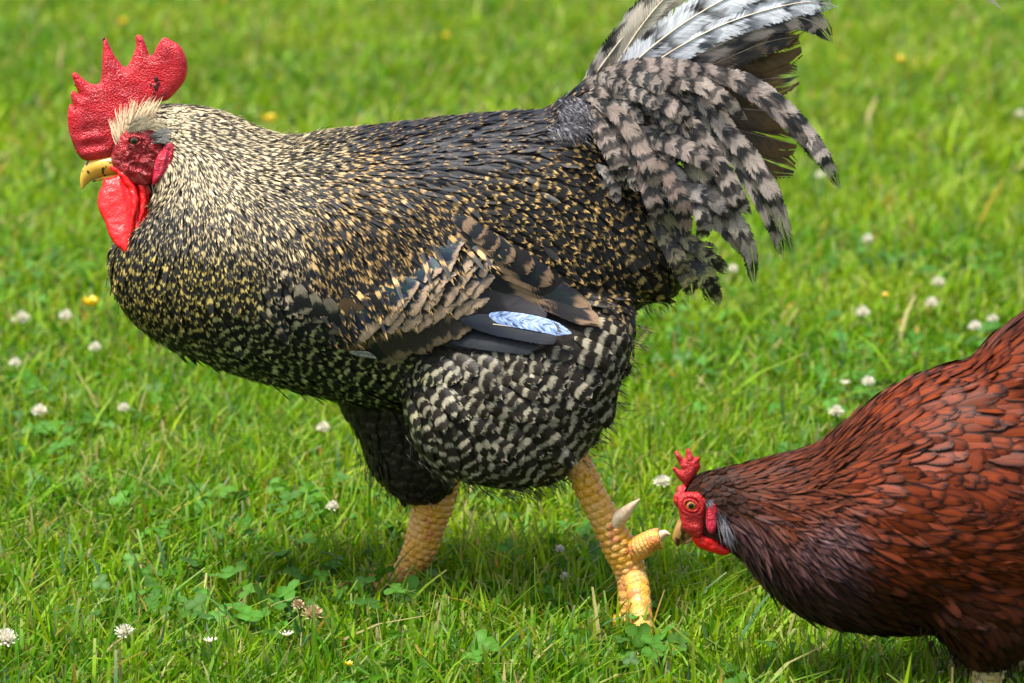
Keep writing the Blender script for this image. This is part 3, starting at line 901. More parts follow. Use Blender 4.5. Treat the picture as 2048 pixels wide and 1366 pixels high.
# curved lesser sickles and coverts, back layer first
SICK = [
    ([(500, 420), (720, 350), (940, 350), (1120, 460), (1250, 600), (1330, 720), (1388, 832)], 50, -.032, (.50, .46, .43), 8),
    ([(480, 400), (680, 320), (860, 330), (1020, 420), (1180, 560), (1290, 730)], 46, -.036, (.36, .31, .29), 7),
    ([(480, 440), (660, 395), (800, 460), (900, 590), (1010, 720), (1110, 900), (1190, 1158)], 54, -.044, (.46, .41, .38), 10),
    ([(520, 470), (700, 450), (840, 560), (960, 740), (1080, 960), (1142, 1152)], 50, -.040, (.40, .37, .33), 8),
    ([(420, 470), (600, 480), (750, 580), (860, 740), (940, 880), (1000, 950)], 56, -.050, (.42, .37, .34), 8),
    ([(520, 560), (680, 650), (800, 800), (900, 940), (980, 1080), (1016, 1282)], 56, -.044, (.36, .35, .29), 7),
    ([(480, 600), (640, 740), (780, 900), (900, 1020), (1012, 1165)], 52, -.042, (.30, .28, .23), 7),
    ([(440, 560), (580, 680), (700, 820), (830, 880), (940, 990)], 52, -.052, (.40, .38, .37), 6),
    ([(400, 520), (540, 600), (660, 640), (780, 700), (880, 790)], 54, -.056, (.34, .29, .27), 7),
    ([(380, 540), (500, 640), (600, 760), (690, 900), (715, 1075)], 54, -.056, (.30, .23, .20), 8),
    ([(340, 520), (440, 640), (530, 780), (570, 900), (590, 985)], 52, -.060, (.38, .31, .28), 8),
    ([(290, 480), (350, 600), (410, 720), (450, 835)], 50, -.062, (.42, .36, .33), 7),
    ([(300, 440), (420, 520), (500, 640), (560, 760), (600, 860)], 50, -.060, (.36, .30, .27), 8),
    ([(280, 410), (420, 400), (560, 430), (680, 500), (740, 590)], 50, -.050, (.42, .36, .33), 8),
    ([(250, 390), (380, 330), (520, 320), (640, 360), (740, 440)], 48, -.042, (.34, .29, .27), 8),
    ([(330, 370), (460, 300), (600, 290), (740, 310), (860, 370)], 46, -.036, (.36, .31, .29), 7),
    ([(460, 380), (600, 350), (760, 370), (880, 440), (980, 530)], 48, -.040, (.44, .39, .36), 7),
    ([(640, 760), (740, 880), (790, 980), (770, 1056)], 44, -.048, (.36, .34, .31), 4),
    ([(560, 900), (680, 1020), (760, 1090), (850, 1100)], 46, -.030, (.22, .20, .10), 4),  # lowest coverts from here: green light through the vanes painted into their colour
    ([(620, 1040), (720, 1090), (820, 1140), (902, 1205)], 40, -.020, (.36, .36, .16), 3),
    ([(640, 1060), (730, 1150), (800, 1230), (852, 1350)], 60, -.024, (.30, .31, .11), 3),
    ([(600, 1060), (660, 1140), (720, 1230), (740, 1300)], 52, -.030, (.30, .27, .12), 3),
    ([(540, 960), (620, 1060), (680, 1160), (700, 1240)], 50, -.036, (.24, .20, .11), 4),
]
for k, (pts, w, y, c, bars) in enumerate(SICK):
    y = np.linspace(y * .75, y, len(pts)) * 1.0
    y[-1] += .012
    tail(pts, w * .88, list(y - .0006 * k), tuple(c[i] * ((.80, .74, .68)[i] if k < 18 else 1.2) for i in range(3)), (.013, .0105, .009), bars * g.uniform(.75, 1.2), g.choice([-.1, .2, .5]), 1.2, .03 if k % 3 else .15, 'sickle' if k < 17 else 'round', (0.1, -1, .25), 'tail_covert', 0)  # lowest coverts brightened in colour to stand in for light passing through
# filler coverts at the tail root
for k in range(22):
    x0, y0 = g.uniform(240, 560), g.uniform(330, 760)
    y0 = max(y0, 330 + (x0 - 240) * .1)
    a = .15 + 1.0 * np.clip((y0 - 330) / 400, 0, 1) + g.normal(0, .08)
    Ls = g.uniform(150, 240)
    p1 = (x0 + Ls * .5 * math.cos(a - .2), y0 + Ls * .5 * math.sin(a - .2)); p2 = (x0 + Ls * math.cos(a + .1), y0 + Ls * math.sin(a + .1))
    b = g.uniform(.7, 1.1)
    yy = -.040 - .014 * (1 - abs(x0 - 400) / 250) + g.normal(0, .003)
    tail([(x0, y0), p1, p2], g.uniform(30, 40), [yy + .01, yy, yy - .002], (.30 * b, .25 * b, .21 * b), (.014, .011, .009), g.uniform(3, 4.5), .1, .96, g.choice([.03, .2]), 'round', (0.1, -1, .3), 'tail_covert', 0, 9, M=18)
# bluish white fluff at the tail root
fs = [(1122 + g.uniform(0, 45), 205 + g.uniform(0, 60), .75, .65, 26, -.050 + g.normal(0, .006), 16) for _ in range(26)]
down_tuft('root_down', rooster, fs, M_bristle, (.30, .28, .31), (.09, .085, .10), 12, .00045)

# ---- head
COMB = [(240, 298), (222, 318), (190, 322), (168, 320), (155, 308), (146, 288), (138, 262), (135, 235), (137, 215), (142, 207), (146, 213), (141, 190), (146, 181), (154, 186), (158, 190),
        (146, 158), (144, 148), (150, 144), (160, 152), (178, 166), (196, 168), (202, 158), (204, 130), (206, 95), (206, 78), (212, 76), (218, 88), (230, 112), (246, 132), (252, 134),
        (262, 120), (272, 92), (271, 74), (279, 69), (288, 80), (298, 108), (304, 112), (312, 96), (322, 80), (330, 75), (345, 82), (360, 92), (372, 115), (375, 135), (370, 160), (352, 184), (335, 200), (320, 204),
        (305, 214), (290, 225), (275, 240), (258, 270)]
M_scab = plain_mat('dark_scab', rgb(.03, .006, .006), rgb(.08, .012, .012), 300, .6)
def comb_ridge(x, y):
    f = np.clip((y - 230) / 60, 0, 1) * np.clip((230 - x) / 40, 0, 1)
    return .22 * f * np.sin((x * .35 + y) * .19 + .8 * np.sin(x * .05)) + .05 * np.sin(x * .09 - y * .05) * np.sin(y * .06 + 1)
comb_me = pillow('comb', COMB, -.002, .0052, 26, (M_comb,), 4, .02, lambda x, y: .004 * np.sin((x - 150) * .02) * np.clip((230 - y) / 150, 0, 1) - .008 * np.clip((y - 230) / 90, 0, 1) * 0, ridge=comb_ridge)
comb = obj('comb', comb_me, rooster)
for x, y, r in [(312, 158, 5), (316, 166, 4), (312, 175, 5), (302, 169, 2.5), (325, 190, 3), (308, 186, 3), (150, 216, 2), (208, 78, 3), (150, 170, 2), (280, 82, 2)]:
    ol = [(x + r * math.cos(a) * random.uniform(.7, 1.2), y + r * 1.3 * math.sin(a) * random.uniform(.7, 1.2)) for a in np.linspace(0, 6.28, 8)[:-1]]
    obj('scab', pillow('scab', ol, -.0074, .0007, 3, (M_scab,), 2), comb)
for sgn, off in ((-1, 0), (1, 0)):
    fme = pillow('face', FACE, -.0165, .0062, 34, (M_face,), 3, .16, lambda x, y: .006 * np.clip((255 - x) / 34, 0, 1), back=.5, freq=.16,
                 ridge=lambda x, y: .25 * np.exp(-(((x - 268) / 26) ** 2 + ((y - 282) / 20) ** 2) * 1.0) - .45 * np.exp(-(((x - 268) / 13) ** 2 + ((y - 281) / 10) ** 2)) + .2 * np.sin((y - .4 * x) * .22) * np.clip((y - 310) / 30, 0, 1))
    if sgn > 0:
        fme.transform(Matrix.Scale(-1, 4, (0, 1, 0))); fme.flip_normals()
    obj('face', fme, rooster)

def sphere_mesh(name, r, mat, sx=1, sy=1, sz=1, seg=28):
    import bmesh
    bm = bmesh.new()
    bmesh.ops.create_uvsphere(bm, u_segments=seg, v_segments=seg // 2, radius=r)
    for v in bm.verts: v.co = Vector((v.co.x * sx, v.co.y * sy, v.co.z * sz))
    for f in bm.faces: f.smooth = True
    me = bpy.data.meshes.new(name); bm.to_mesh(me); bm.free(); me.materials.append(mat)
    return me
def ring_path(cx, cy, rx, ry, Y, n=24, tilt=0.0):
    return [at(cx + rx * math.cos(a) * math.cos(tilt) - ry * math.sin(a) * math.sin(tilt), cy + ry * math.sin(a) * math.cos(tilt) + rx * math.cos(a) * math.sin(tilt), Y) for a in np.linspace(0, 2 * math.pi, n)]
def make_eye(parent, x, y, Y, r, mat, lidmat, rl, both=True, tilt=0.0):
    for sg in ((1, -1) if both else (1,)):
        c = at(x, y, Y)
        if sg < 0: c = np.array([c[0], 2 * parent['mid'] - c[1], c[2]])
        e = obj('eye', sphere_mesh('eye', r, mat, 1, .8, 1), parent, loc=tuple(c))
        yl = (Y - r * .42) if sg > 0 else (2 * parent['mid'] - Y + r * .42)
        lid = tube_mesh('eyelid', ring_path(x, y, rl, rl * .72, 0, tilt=tilt), [.0011, .0011], (lidmat,), 8, 60)
        lid.transform(Matrix.Translation(Vector((0, yl, 0))))
        # keep the lid centred on the eye seen along the head's side
        ctr = sum((v.co for v in lid.vertices), Vector()) / len(lid.vertices)
        lid.transform(Matrix.Translation(Vector((c[0] - ctr.x, 0, c[2] - ctr.z))))
        obj('eyelid', lid, parent)
rooster['mid'] = 0.0
make_eye(rooster, 269, 281, -.0215, .0044, M_eye, M_face, 13, tilt=-.15)

# beak
def lathe(name, st, mats, Y=0.0):
    return to_plain(name, [ladder(st, 24, len(st) * 6, Y)], mats)
beak = obj('upper_beak', lathe('upper_beak', [((163, 378), (165, 379), .0006), ((160, 360), (176, 367), .0022), ((164, 340), (190, 358), .0044), ((175, 321), (210, 351), .0066), ((205, 312), (234, 348), .0086), ((245, 306), (258, 346), .0105)], (M_beak,)), rooster)
obj('lower_beak', lathe('lower_beak', [((184, 362), (187, 364), .001), ((204, 352), (210, 359), .0040), ((232, 346), (238, 355), .0066), ((258, 342), (262, 354), .0085)], (M_beak,)), rooster)
obj('nostril', pillow('nostril', [(206, 336), (214, 332), (222, 334), (216, 339)], -.0068, .0008, 3, (M_scab,), 2), beak)

WAT = [(208, 358), (226, 354), (240, 346), (254, 352), (262, 368), (270, 385), (273, 405), (270, 430), (268, 460), (264, 488), (258, 508), (246, 502), (230, 488), (218, 470), (210, 445), (200, 425), (195, 405), (198, 384), (204, 372)]
WAT2 = [(236, 346), (262, 342), (280, 350), (296, 356), (303, 375), (300, 400), (298, 430), (292, 455), (282, 470), (268, 470), (262, 455), (262, 420), (255, 380)]
wr = lambda x, y: .35 * np.exp(-((x - (232 + (y - 350) * .28)) / 7) ** 2) * np.clip((460 - y) / 90, 0, 1) - .3 * np.exp(-((x - (247 + (y - 350) * .2)) / 6) ** 2) * np.clip((440 - y) / 90, 0, 1)
wat = obj('wattle', pillow('wattle', WAT, -.013, .0042, 26, (M_wattle,), 4, .10, lambda x, y: -.026 * np.clip((y - 350) / 160, 0, 1) ** 1.2, freq=.06, ridge=wr), rooster)
fold = lambda nm, pts, rr, par: obj(nm, tube_mesh(nm, [at(*p) for p in pts], rr, (M_wattle,), 14, 40, lambda v, th, r: .0004 * np.sin(v * 40 + 2 * th)), par)
fold('wattle_fold', [(222, 336, -.010), (238, 341, -.014), (252, 356, -.0175), (264, 378, -.0185), (270, 400, -.0225), (268, 424, -.0255), (262, 446, -.0275)], [.0014, .0028, .0034, .0034, .0030, .0022, .0010], wat)
fold('wattle_fold', [(258, 342, -.014), (276, 352, -.0165), (284, 374, -.0165), (287, 400, -.0185), (283, 428, -.0225), (276, 450, -.0250)], [.0016, .0026, .0030, .0028, .0022, .0010], wat)
wr2 = lambda x, y: .4 * np.sin((x - .1 * y) * .34)
obj('wattle', pillow('wattle', WAT2, -.007, .0048, 22, (M_wattle,), 4, .08, lambda x, y: -.020 * np.clip((y - 350) / 130, 0, 1) ** 1.2, ridge=wr2), rooster)
obj('wattle', pillow('wattle', [(x + 6, y - 10) for x, y in WAT], .012, .0040, 26, (M_wattle,), 6, .08), rooster)
LOBE = [(305, 372), (306, 350), (312, 318), (322, 300), (336, 285), (346, 288), (350, 305), (348, 325), (336, 345), (322, 358), (310, 368)]
for sgn in (1, -1):
    me = pillow('earlobe', LOBE, -.0225, .0042, 16, (M_lobe,), 3, .1, ridge=lambda x, y: .25 * np.sin(x * .5 + y * .1))
    if sgn < 0: me.transform(Matrix.Scale(-1, 4, (0, 1, 0))); me.flip_normals()
    obj('earlobe', me, rooster)

# pale crest bristles over the brow and grey ear tuft
def tuft(name, parent, roots, mat, cl, cd, seed, hw):
    g2 = np.random.default_rng(seed)
    Ps, Ls = [], []
    for (x0, y0, x1, y1, Y0, Y1, k, jx) in roots:
        for _ in range(k):
            a = at(x0 + g2.normal(0, jx), y0 + g2.normal(0, jx * .6), Y0 + g2.normal(0, .0015))
            b = at(x1 + g2.normal(0, jx * 1.3), y1 + g2.normal(0, jx * 1.3), Y1 + g2.normal(0, .003))
            l = np.linalg.norm(b - a)
            bend_ = np.array([g2.normal(0, .05), g2.normal(0, .05), g2.normal(.03, .05)]) * l
            Ps.append([a + (b - a) * t + bend_ * math.sin(math.pi * t) for t in np.linspace(0, 1, 6)]); Ls.append(l)
    P = np.array(Ps); n = len(P)
    prm = {'pat': np.tile([.5, -.6, .5], (n, 1)), 'cl': np.concatenate([np.tile(cl, (n, 1)) * g2.uniform(.7, 1.2, (n, 1)), g2.random((n, 1))], 1),
           'cd': np.concatenate([np.tile(cd, (n, 1)), np.zeros((n, 1))], 1)}
    V, F, A = ribbons(P, np.tile(np.array([0, -1., 0]), (n, 6, 1)), np.full(n, hw) * g2.uniform(.6, 1.5, n), np.array(PROF['hair']), 3, .01, .1, np.array(Ls), prm, seed)
    return obj(name, mesh_np(name, V, F, A, mats=(mat,)), parent, kind='stuff')
tuft('brow_bristles', rooster, [(241, 292, 226, 238, -.014, -.010, 26, 4), (248, 272, 244, 212, -.014, -.009, 30, 5), (258, 258, 268, 202, -.015, -.009, 34, 5), (274, 248, 296, 204, -.015, -.010, 36, 6), (288, 240, 314, 206, -.014, -.010, 34, 6)],
     M_bristle, (.80, .62, .40), (.55, .40, .25), 21, .00036)
tuft('ear_tuft', rooster, [(306, 274, 338, 262, -.0225, -.0245, 90, 4), (310, 284, 336, 280, -.0225, -.0250, 80, 3)], M_bristle, (.34, .33, .31), (.10, .095, .09), 22, .0003)
tuft('brow_feathers', rooster, [(262, 262, 300, 246, -.020, -.022, 60, 5), (290, 252, 325, 250, -.0205, -.022, 60, 6), (262, 250, 296, 234, -.017, -.018, 50, 5)], M_bristle, (.5, .43, .29), (.2, .17, .11), 23, .00035)

# ---- legs
def scutes(rows, cols, amp):
    def f(v, th, r):
        a = v * rows
        ri = np.floor(a)
        c = th / (2 * np.pi) * cols + .5 * (ri % 2)
        fx = np.abs((c % 1) - .5) * 2; fy = np.abs((a % 1) - .5) * 2
        return amp * (1 - fx ** 2.5) * (1 - fy ** 2.5) * (.7 + .6 * np.sin(ri * 12.9898 + np.floor(c) * 78.233) ** 2)
    return f
def rings(rows, amp):
    return lambda v, th, r: amp * (1 - (np.abs((v * rows % 1) - .5) * 2) ** 4) + th * 0
def make_leg(parent, shank, radii, toes, mat, spur=None, rows=24, cols=9):
    leg = obj('leg', tube_mesh('leg', shank, radii, (mat,), 84, 200, scutes(rows, cols, .0017)), parent)
    for pts, rad, claw in toes:
        obj('toe', tube_mesh('toe', pts, rad, (mat,), 28, 70, rings(max(4, int(len(pts) * 3)), .0015)), leg)
        if claw is not None:
            obj('claw', tube_mesh('claw', claw, [rad[-1] * .62, rad[-1] * .45, .0004], (M_claw,), 12, 16), leg)
    if spur is not None:
        obj('spur', tube_mesh('spur', spur, [.0072, .0058, .0035, .0005], (M_claw,), 16, 24), leg)
    return leg
Yn = -.062
gz = lambda p, z: np.array([p[0], p[1], z])
ball = at(1262, 1150, Yn)
e1 = at(1258, 1215, Yn - .012)
toeA = [ball, at(1262, 1180, Yn - .006), gz(e1, .010), gz(at(1215, 1238, Yn - .02), .007), gz(at(1165, 1248, Yn - .025), .006)]
toeB = [ball, at(1272, 1185, Yn + .012), gz(at(1250, 1210, Yn + .03), .009), gz(at(1200, 1200, Yn + .055), .006)]
toeC = [ball, at(1276, 1180, Yn - .020), gz(at(1285, 1225, Yn - .05), .009), gz(at(1280, 1240, Yn - .08), .006)]
hal = [at(1262, 1102, Yn), at(1285, 1092, Yn - .010), at(1306, 1080, Yn - .014), at(1322, 1076, Yn - .015)]
mk = lambda t, L=.012: [t[-1], t[-1] + (t[-1] - t[-2]) / np.linalg.norm(t[-1] - t[-2]) * L * .6, t[-1] + (t[-1] - t[-2]) / np.linalg.norm(t[-1] - t[-2]) * L + np.array([0, 0, -.003])]
make_leg(rooster, [at(1128, 890, Yn), at(1160, 940, Yn), at(1190, 1000, Yn), at(1218, 1055, Yn), at(1245, 1105, Yn), ball, at(1266, 1172, Yn)],
         [.0112, .0108, .0106, .0112, .0130, .0115, .008],
         [(toeA, [.0108, .0098, .0085, .007, .005], mk(toeA)), (toeB, [.009, .008, .007, .005], mk(toeB)), (toeC, [.010, .0085, .0075, .005], mk(toeC)),
          (hal, [.009, .0085, .0075, .0070], [at(1318, 1074, Yn - .015), at(1330, 1067, Yn - .016), at(1341, 1070, Yn - .017)])],
         M_leg, [at(1228, 1048, Yn - .004), at(1246, 1030, Yn - .010), at(1263, 1013, Yn - .013), at(1280, 998, Yn - .015)])
Yf = .058
fb = gz(at(810, 1168, Yf), .012)
fl_ = lambda dx, dy: [fb, fb + np.array([dx * .3, dy * .3, -.003]), fb + np.array([dx * .7, dy * .7, -.009]), fb + np.array([dx, dy, -.011])]
tf = [fl_(-.060, -.008), fl_(-.045, -.04), fl_(-.042, .040), fl_(.030, .012)]
make_leg(rooster, [at(880, 940, Yf), at(868, 1000, Yf), at(855, 1050, Yf), at(838, 1100, Yf), at(820, 1140, Yf), fb],
         [.0185, .0165, .0145, .0130, .0115, .0125], [(t, [.0090, .0075, .0060, .004], mk(t)) for t in tf], M_leg, None, 20, 11)

# ================================================================== hen
HY = -.27
hen = empty('hen', tuple(ground(1960, 1440)), 'chestnut brown hen with small red comb lowering its head to the grass', 'hen')
hen['mid'] = HY
hen_st = [((1368, 1000), (1372, 1045), .008), ((1372, 972), (1392, 1080), .0135), ((1395, 948), (1430, 1082), .0175), ((1435, 938), (1462, 1098), .022),
          ((1492, 928), (1490, 1120), .029), ((1562, 912), (1522, 1160), .040), ((1632, 894), (1566, 1202), .054), ((1695, 848), (1620, 1232), .066), ((1765, 795), (1700, 1252), .076),
          ((1845, 752), (1795, 1258), .083), ((1935, 726), (1890, 1252), .086), ((2025, 715), (2000, 1250), .086), ((2115, 712), (2110, 1230), .082), ((2205, 702), (2210, 1172), .070), ((2285, 695), (2290, 1075), .050), ((2345, 705), (2350, 950), .026)]
hen_tail = [((1940, 730), (2060, 830), .050), ((2005, 665), (2160, 770), .046), ((2080, 612), (2250, 730), .034), ((2165, 560), (2310, 690), .020), ((2260, 515), (2345, 600), .008)]
def hthigh(dy):
    return [((1790, 1170), (2130, 1150), .036, dy), ((1850, 1240), (2090, 1240), .036, dy), ((1898, 1290), (2045, 1300), .030, dy), ((1930, 1325), (2010, 1328), .018, dy)]
hb_me = fuse('body', [ladder(hen_st, 48, 100, HY, -.12), ladder(hen_tail, Y=HY), ladder(hthigh(-.045), Y=HY), ladder(hthigh(.045), Y=HY)], .0034, 14, (M_hen_under,))
obj('body', hb_me, hen)
HB = bvh_of(hb_me)
CH = (.140, .023, .0050)
HT = {
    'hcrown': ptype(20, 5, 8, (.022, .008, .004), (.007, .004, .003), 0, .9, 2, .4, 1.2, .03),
    'hneck': ptype(58, 4.2, 7.4, (.095, .021, .006), (.006, .0035, .003), 0, 1, 2, .1, 2.2, .05),
    'hcheek': ptype(58, 4.0, 7.2, (.095, .045, .042), (.009, .005, .006), 0, 1, 2, .15, 2.6, .15),
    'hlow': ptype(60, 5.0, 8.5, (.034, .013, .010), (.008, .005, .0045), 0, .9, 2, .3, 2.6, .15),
    'hback': ptype(64, 10, 14, CH, (.014, .0045, .003), 0, 1, 2, .6, 2.0),
    'hwing': ptype(66, 15, 19, (.128, .022, .0052), (.013, .004, .003), 0, 1, 2, .85, 2.0),
    'hflank': ptype(76, 10, 14, (.105, .018, .004), (.014, .0045, .0025), 0, 1, 2, .4, 2.4),
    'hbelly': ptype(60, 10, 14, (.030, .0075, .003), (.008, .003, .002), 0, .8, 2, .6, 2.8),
    'htail': ptype(90, 11, 16, (.065, .014, .005), (.012, .0045, .003), 0, .9, 2, .5, 3.0),
}
HC = [(1400, 955, 1, -.3, 'hcrown'), (1430, 960, 1, 0, 'hcrown'), (1450, 1000, 1, .3, 'hcrown'), (1480, 940, 1, -.1, 'hneck'), (1550, 930, 1, -.1, 'hneck'), (1520, 980, 1, .15, 'hneck'), (1600, 960, 1, .1, 'hneck'),
      (1560, 1030, .9, .4, 'hneck'), (1640, 1000, 1, .3, 'hneck'), (1640, 920, 1, -.25, 'hneck'), (1470, 1060, .7, .7, 'hcheek'), (1500, 1090, .75, .7, 'hcheek'), (1530, 1130, .8, .55, 'hlow'), (1600, 1090, .85, .5, 'hcheek'), (1650, 1070, .9, .45, 'hcheek'),
      (1590, 1180, .8, .6, 'hlow'), (1660, 1150, .9, .4, 'hlow'), (1650, 1220, .9, .4, 'hlow'), (1700, 900, .85, -.4, 'hneck'), (1700, 970, .95, .05, 'hback'), (1740, 850, .8, -.5, 'hback'), (1820, 790, .85, -.4, 'hback'), (1900, 750, .95, -.2, 'hback'), (2000, 740, 1, 0, 'hback'),
      (1780, 900, .9, -.1, 'hback'), (1860, 850, .95, .0, 'hwing'), (1950, 820, 1, .05, 'hwing'), (2040, 820, 1, .05, 'hwing'), (1800, 970, .95, .15, 'hwing'), (1900, 930, .95, .15, 'hwing'), (2000, 900, .95, .1, 'hwing'), (1980, 980, .95, .15, 'hwing'),
      (1740, 1040, .9, .3, 'hflank'), (1850, 1030, .95, .1, 'hflank'), (1950, 1060, .95, -.1, 'hflank'), (2040, 1060, .95, -.1, 'hflank'), (1760, 1110, .95, .2, 'hflank'), (1870, 1120, .95, .15, 'hflank'), (1980, 1140, .95, .1, 'hflank'), (2100, 1000, 1, 0, 'hflank'), (2200, 900, 1, 0, 'hflank'),
      (1720, 1200, .95, .25, 'hbelly'), (1800, 1220, .95, .2, 'hbelly'), (1900, 1220, .9, .4, 'hbelly'), (1950, 1290, .5, .9, 'hbelly'), (2030, 1250, .7, .7, 'hbelly'), (2100, 1180, .9, .3, 'hbelly'),
      (1990, 690, .8, -.6, 'htail'), (2060, 680, .85, -.5, 'htail'), (2140, 640, .85, -.5, 'htail'), (2200, 700, 1, -.2, 'htail'), (2280, 600, .9, -.5, 'htail')]
HFACE = [(1362, 1042), (1357, 1020), (1356, 1002), (1358, 990), (1376, 984), (1398, 986), (1410, 996), (1418, 1012), (1414, 1035), (1408, 1060), (1400, 1078), (1382, 1072), (1366, 1058)]
def h_skip(P, px):
    s = in_poly(px, [(x + (1385 - x) * .08, y + (1030 - y) * .08) for x, y in HFACE])
    s |= (px[:, 0] < 1395) & (px[:, 1] > 995)
    return s
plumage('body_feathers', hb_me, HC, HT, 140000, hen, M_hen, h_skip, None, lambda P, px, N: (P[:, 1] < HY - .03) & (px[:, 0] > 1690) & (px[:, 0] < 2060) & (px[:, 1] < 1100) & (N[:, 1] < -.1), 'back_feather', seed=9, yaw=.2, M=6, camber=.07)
g = np.random.default_rng(14)
for k in range(9):   # tail quills, mostly past the right edge
    f = k / 8
    pts = [at(2060 + 40 * f, 760 - 60 * f, HY + .02 * (f - .5)), at(2160 + 40 * f, 650 - 70 * f, HY + .04 * (f - .5)), at(2290 + 30 * f, 560 - 90 * f, HY + .06 * (f - .5)), at(2400 - 20 * f, 520 - 130 * f, HY + .07 * (f - .5))]
    big_feather('tail_feather', hen, pts, .015, M_hen, (.10, .03, .015), (.02, .009, .008), 0, .9, 2, .1, 'broad', 20, 7, (0, -1, .3), .2, .01, .003, 300 + k)
hs = []
for q in catmull([(1850, 1255), (1890, 1300), (1930, 1335), (1980, 1338), (2020, 1318)], 12):
    hs.append((q[0], q[1], .1, 1, 24, HY - .05, 14))
down_tuft('down', hen, hs, M_bristle, (.02, .007, .004), (.01, .004, .003), 31, .0004)

HCOMB = [(1374, 974), (1364, 965), (1354, 953), (1345, 937), (1348, 933), (1356, 938), (1363, 941), (1358, 928), (1349, 904), (1354, 901), (1363, 912), (1369, 918), (1372, 906), (1373, 895), (1378, 897), (1386, 910), (1390, 915), (1398, 913), (1401, 918), (1399, 926), (1401, 934), (1394, 946), (1385, 957)]
obj('comb', pillow('comb', HCOMB, HY - .001, .0034, 12, (M_hen_red,), 3, .15), hen)
for sg in (1, -1):
    me = pillow('face', HFACE, HY - .0125, .0050, 20, (M_hen_red,), 3, .1, back=.5, ridge=lambda x, y: .2 * np.exp(-(((x - 1383) / 20) ** 2 + ((y - 1010) / 16) ** 2)) - .45 * np.exp(-(((x - 1383) / 11) ** 2 + ((y - 1010) / 10) ** 2)))
    lo_ = pillow('earlobe', [(1412, 1030), (1418, 1012), (1426, 1006), (1434, 1018), (1438, 1035), (1434, 1058), (1424, 1068), (1414, 1058)], HY - .0205, .0035, 10, (M_lobe,), 3, .08)
    if sg < 0:
        for m_ in (me, lo_):
            m_.transform(Matrix.Translation((0, -HY, 0))); m_.transform(Matrix.Scale(-1, 4, (0, 1, 0))); m_.transform(Matrix.Translation((0, HY, 0))); m_.flip_normals()
    obj('face', me, hen); obj('earlobe', lo_, hen)
make_eye(hen, 1382, 1010, HY - .0165, .0042, M_hen_eye, M_hen_red, 13, tilt=.5)
obj('eye_ring', tube_mesh('eye_ring', ring_path(1383, 1010, 22, 18, HY - .0165, tilt=.5), [.0021, .0021], (M_hen_red,), 10, 70), hen)
obj('comb_base', pillow('comb_base', [(1348, 1006), (1347, 994), (1352, 986), (1360, 984), (1364, 994), (1362, 1010), (1355, 1016)], HY - .006, .0042, 9, (M_hen_red,), 3, .1), hen)
obj('upper_beak', lathe('upper_beak', [((1352, 1092), (1356, 1093), .0007), ((1345, 1078), (1366, 1084), .0028), ((1348, 1060), (1380, 1074), .0052), ((1356, 1042), (1392, 1066), .0076), ((1372, 1022), (1402, 1054), .0090)], (M_hen_beak,), HY), hen)
obj('lower_beak', lathe('lower_beak', [((1362, 1088), (1366, 1090), .0008), ((1370, 1079), (1380, 1085), .0040), ((1386, 1066), (1398, 1077), .0062), ((1400, 1052), (1410, 1068), .007)], (M_hen_beak,), HY), hen)
for k, dy in enumerate((-.010, .010)):
    dx = 0 if k == 0 else 6
    obj('wattle', pillow('wattle', [(x + dx, y - dx) for x, y in [(1380, 1062), (1392, 1064), (1408, 1070), (1430, 1078), (1448, 1092), (1462, 1102), (1454, 1110), (1440, 1110), (1420, 1104), (1398, 1096), (1386, 1082)]], HY + dy, .0036, 12, (M_wattle,), 3, .1), hen)
tuft('ear_tuft', hen, [(1414, 1004, 1424, 1012, HY - .021, HY - .023, 30, 3), (1438, 1030, 1462, 1090, HY - .0235, HY - .027, 50, 6)], M_bristle, (.15, .14, .155), (.03, .025, .035), 41, .0004)
for dy, dx in ((-.045, 0), (.045, 60)):
    Yl = HY + dy
    fb = gz(at(1950 + dx, 1440, Yl), .014)
    ts = [[fb, fb + np.array([a * .4, b * .4, -.003]), fb + np.array([a * .75, b * .75, -.007]), fb + np.array([a, b, -.009])] for a, b in ((-.06, -.008), (-.045, -.038), (-.042, .034), (.03, .006))]
    make_leg(hen, [at(1985 + dx, 1290, Yl), at(1975 + dx, 1340, Yl), at(1962 + dx, 1395, Yl), fb], [.0125, .0118, .0095, .0105],
             [(t, [.008, .007, .006, .004], mk(t, .01)) for t in ts], M_hen_leg, None, 12, 6)

# ================================================================== grass
def grass_mat():
    n = NT('grass_blade')
    c = n.attr('gc').outputs['Color']
    n1 = n.noise(n.node('ShaderNodeTexCoord').outputs['Object'], 220, 2)
    sh = n.m('ADD', n.m('MULTIPLY', n1, .7), .65)
    col = n.mix(1.0, c, n.comb(sh, sh, sh), 'MULTIPLY')
    tc_ = n.mix(1.0, col, rgb(1.25, 1.15, .45), 'MULTIPLY')
    return n.bsdf(col, .5, .2, None, .42, tc_)
M_grass = grass_mat()

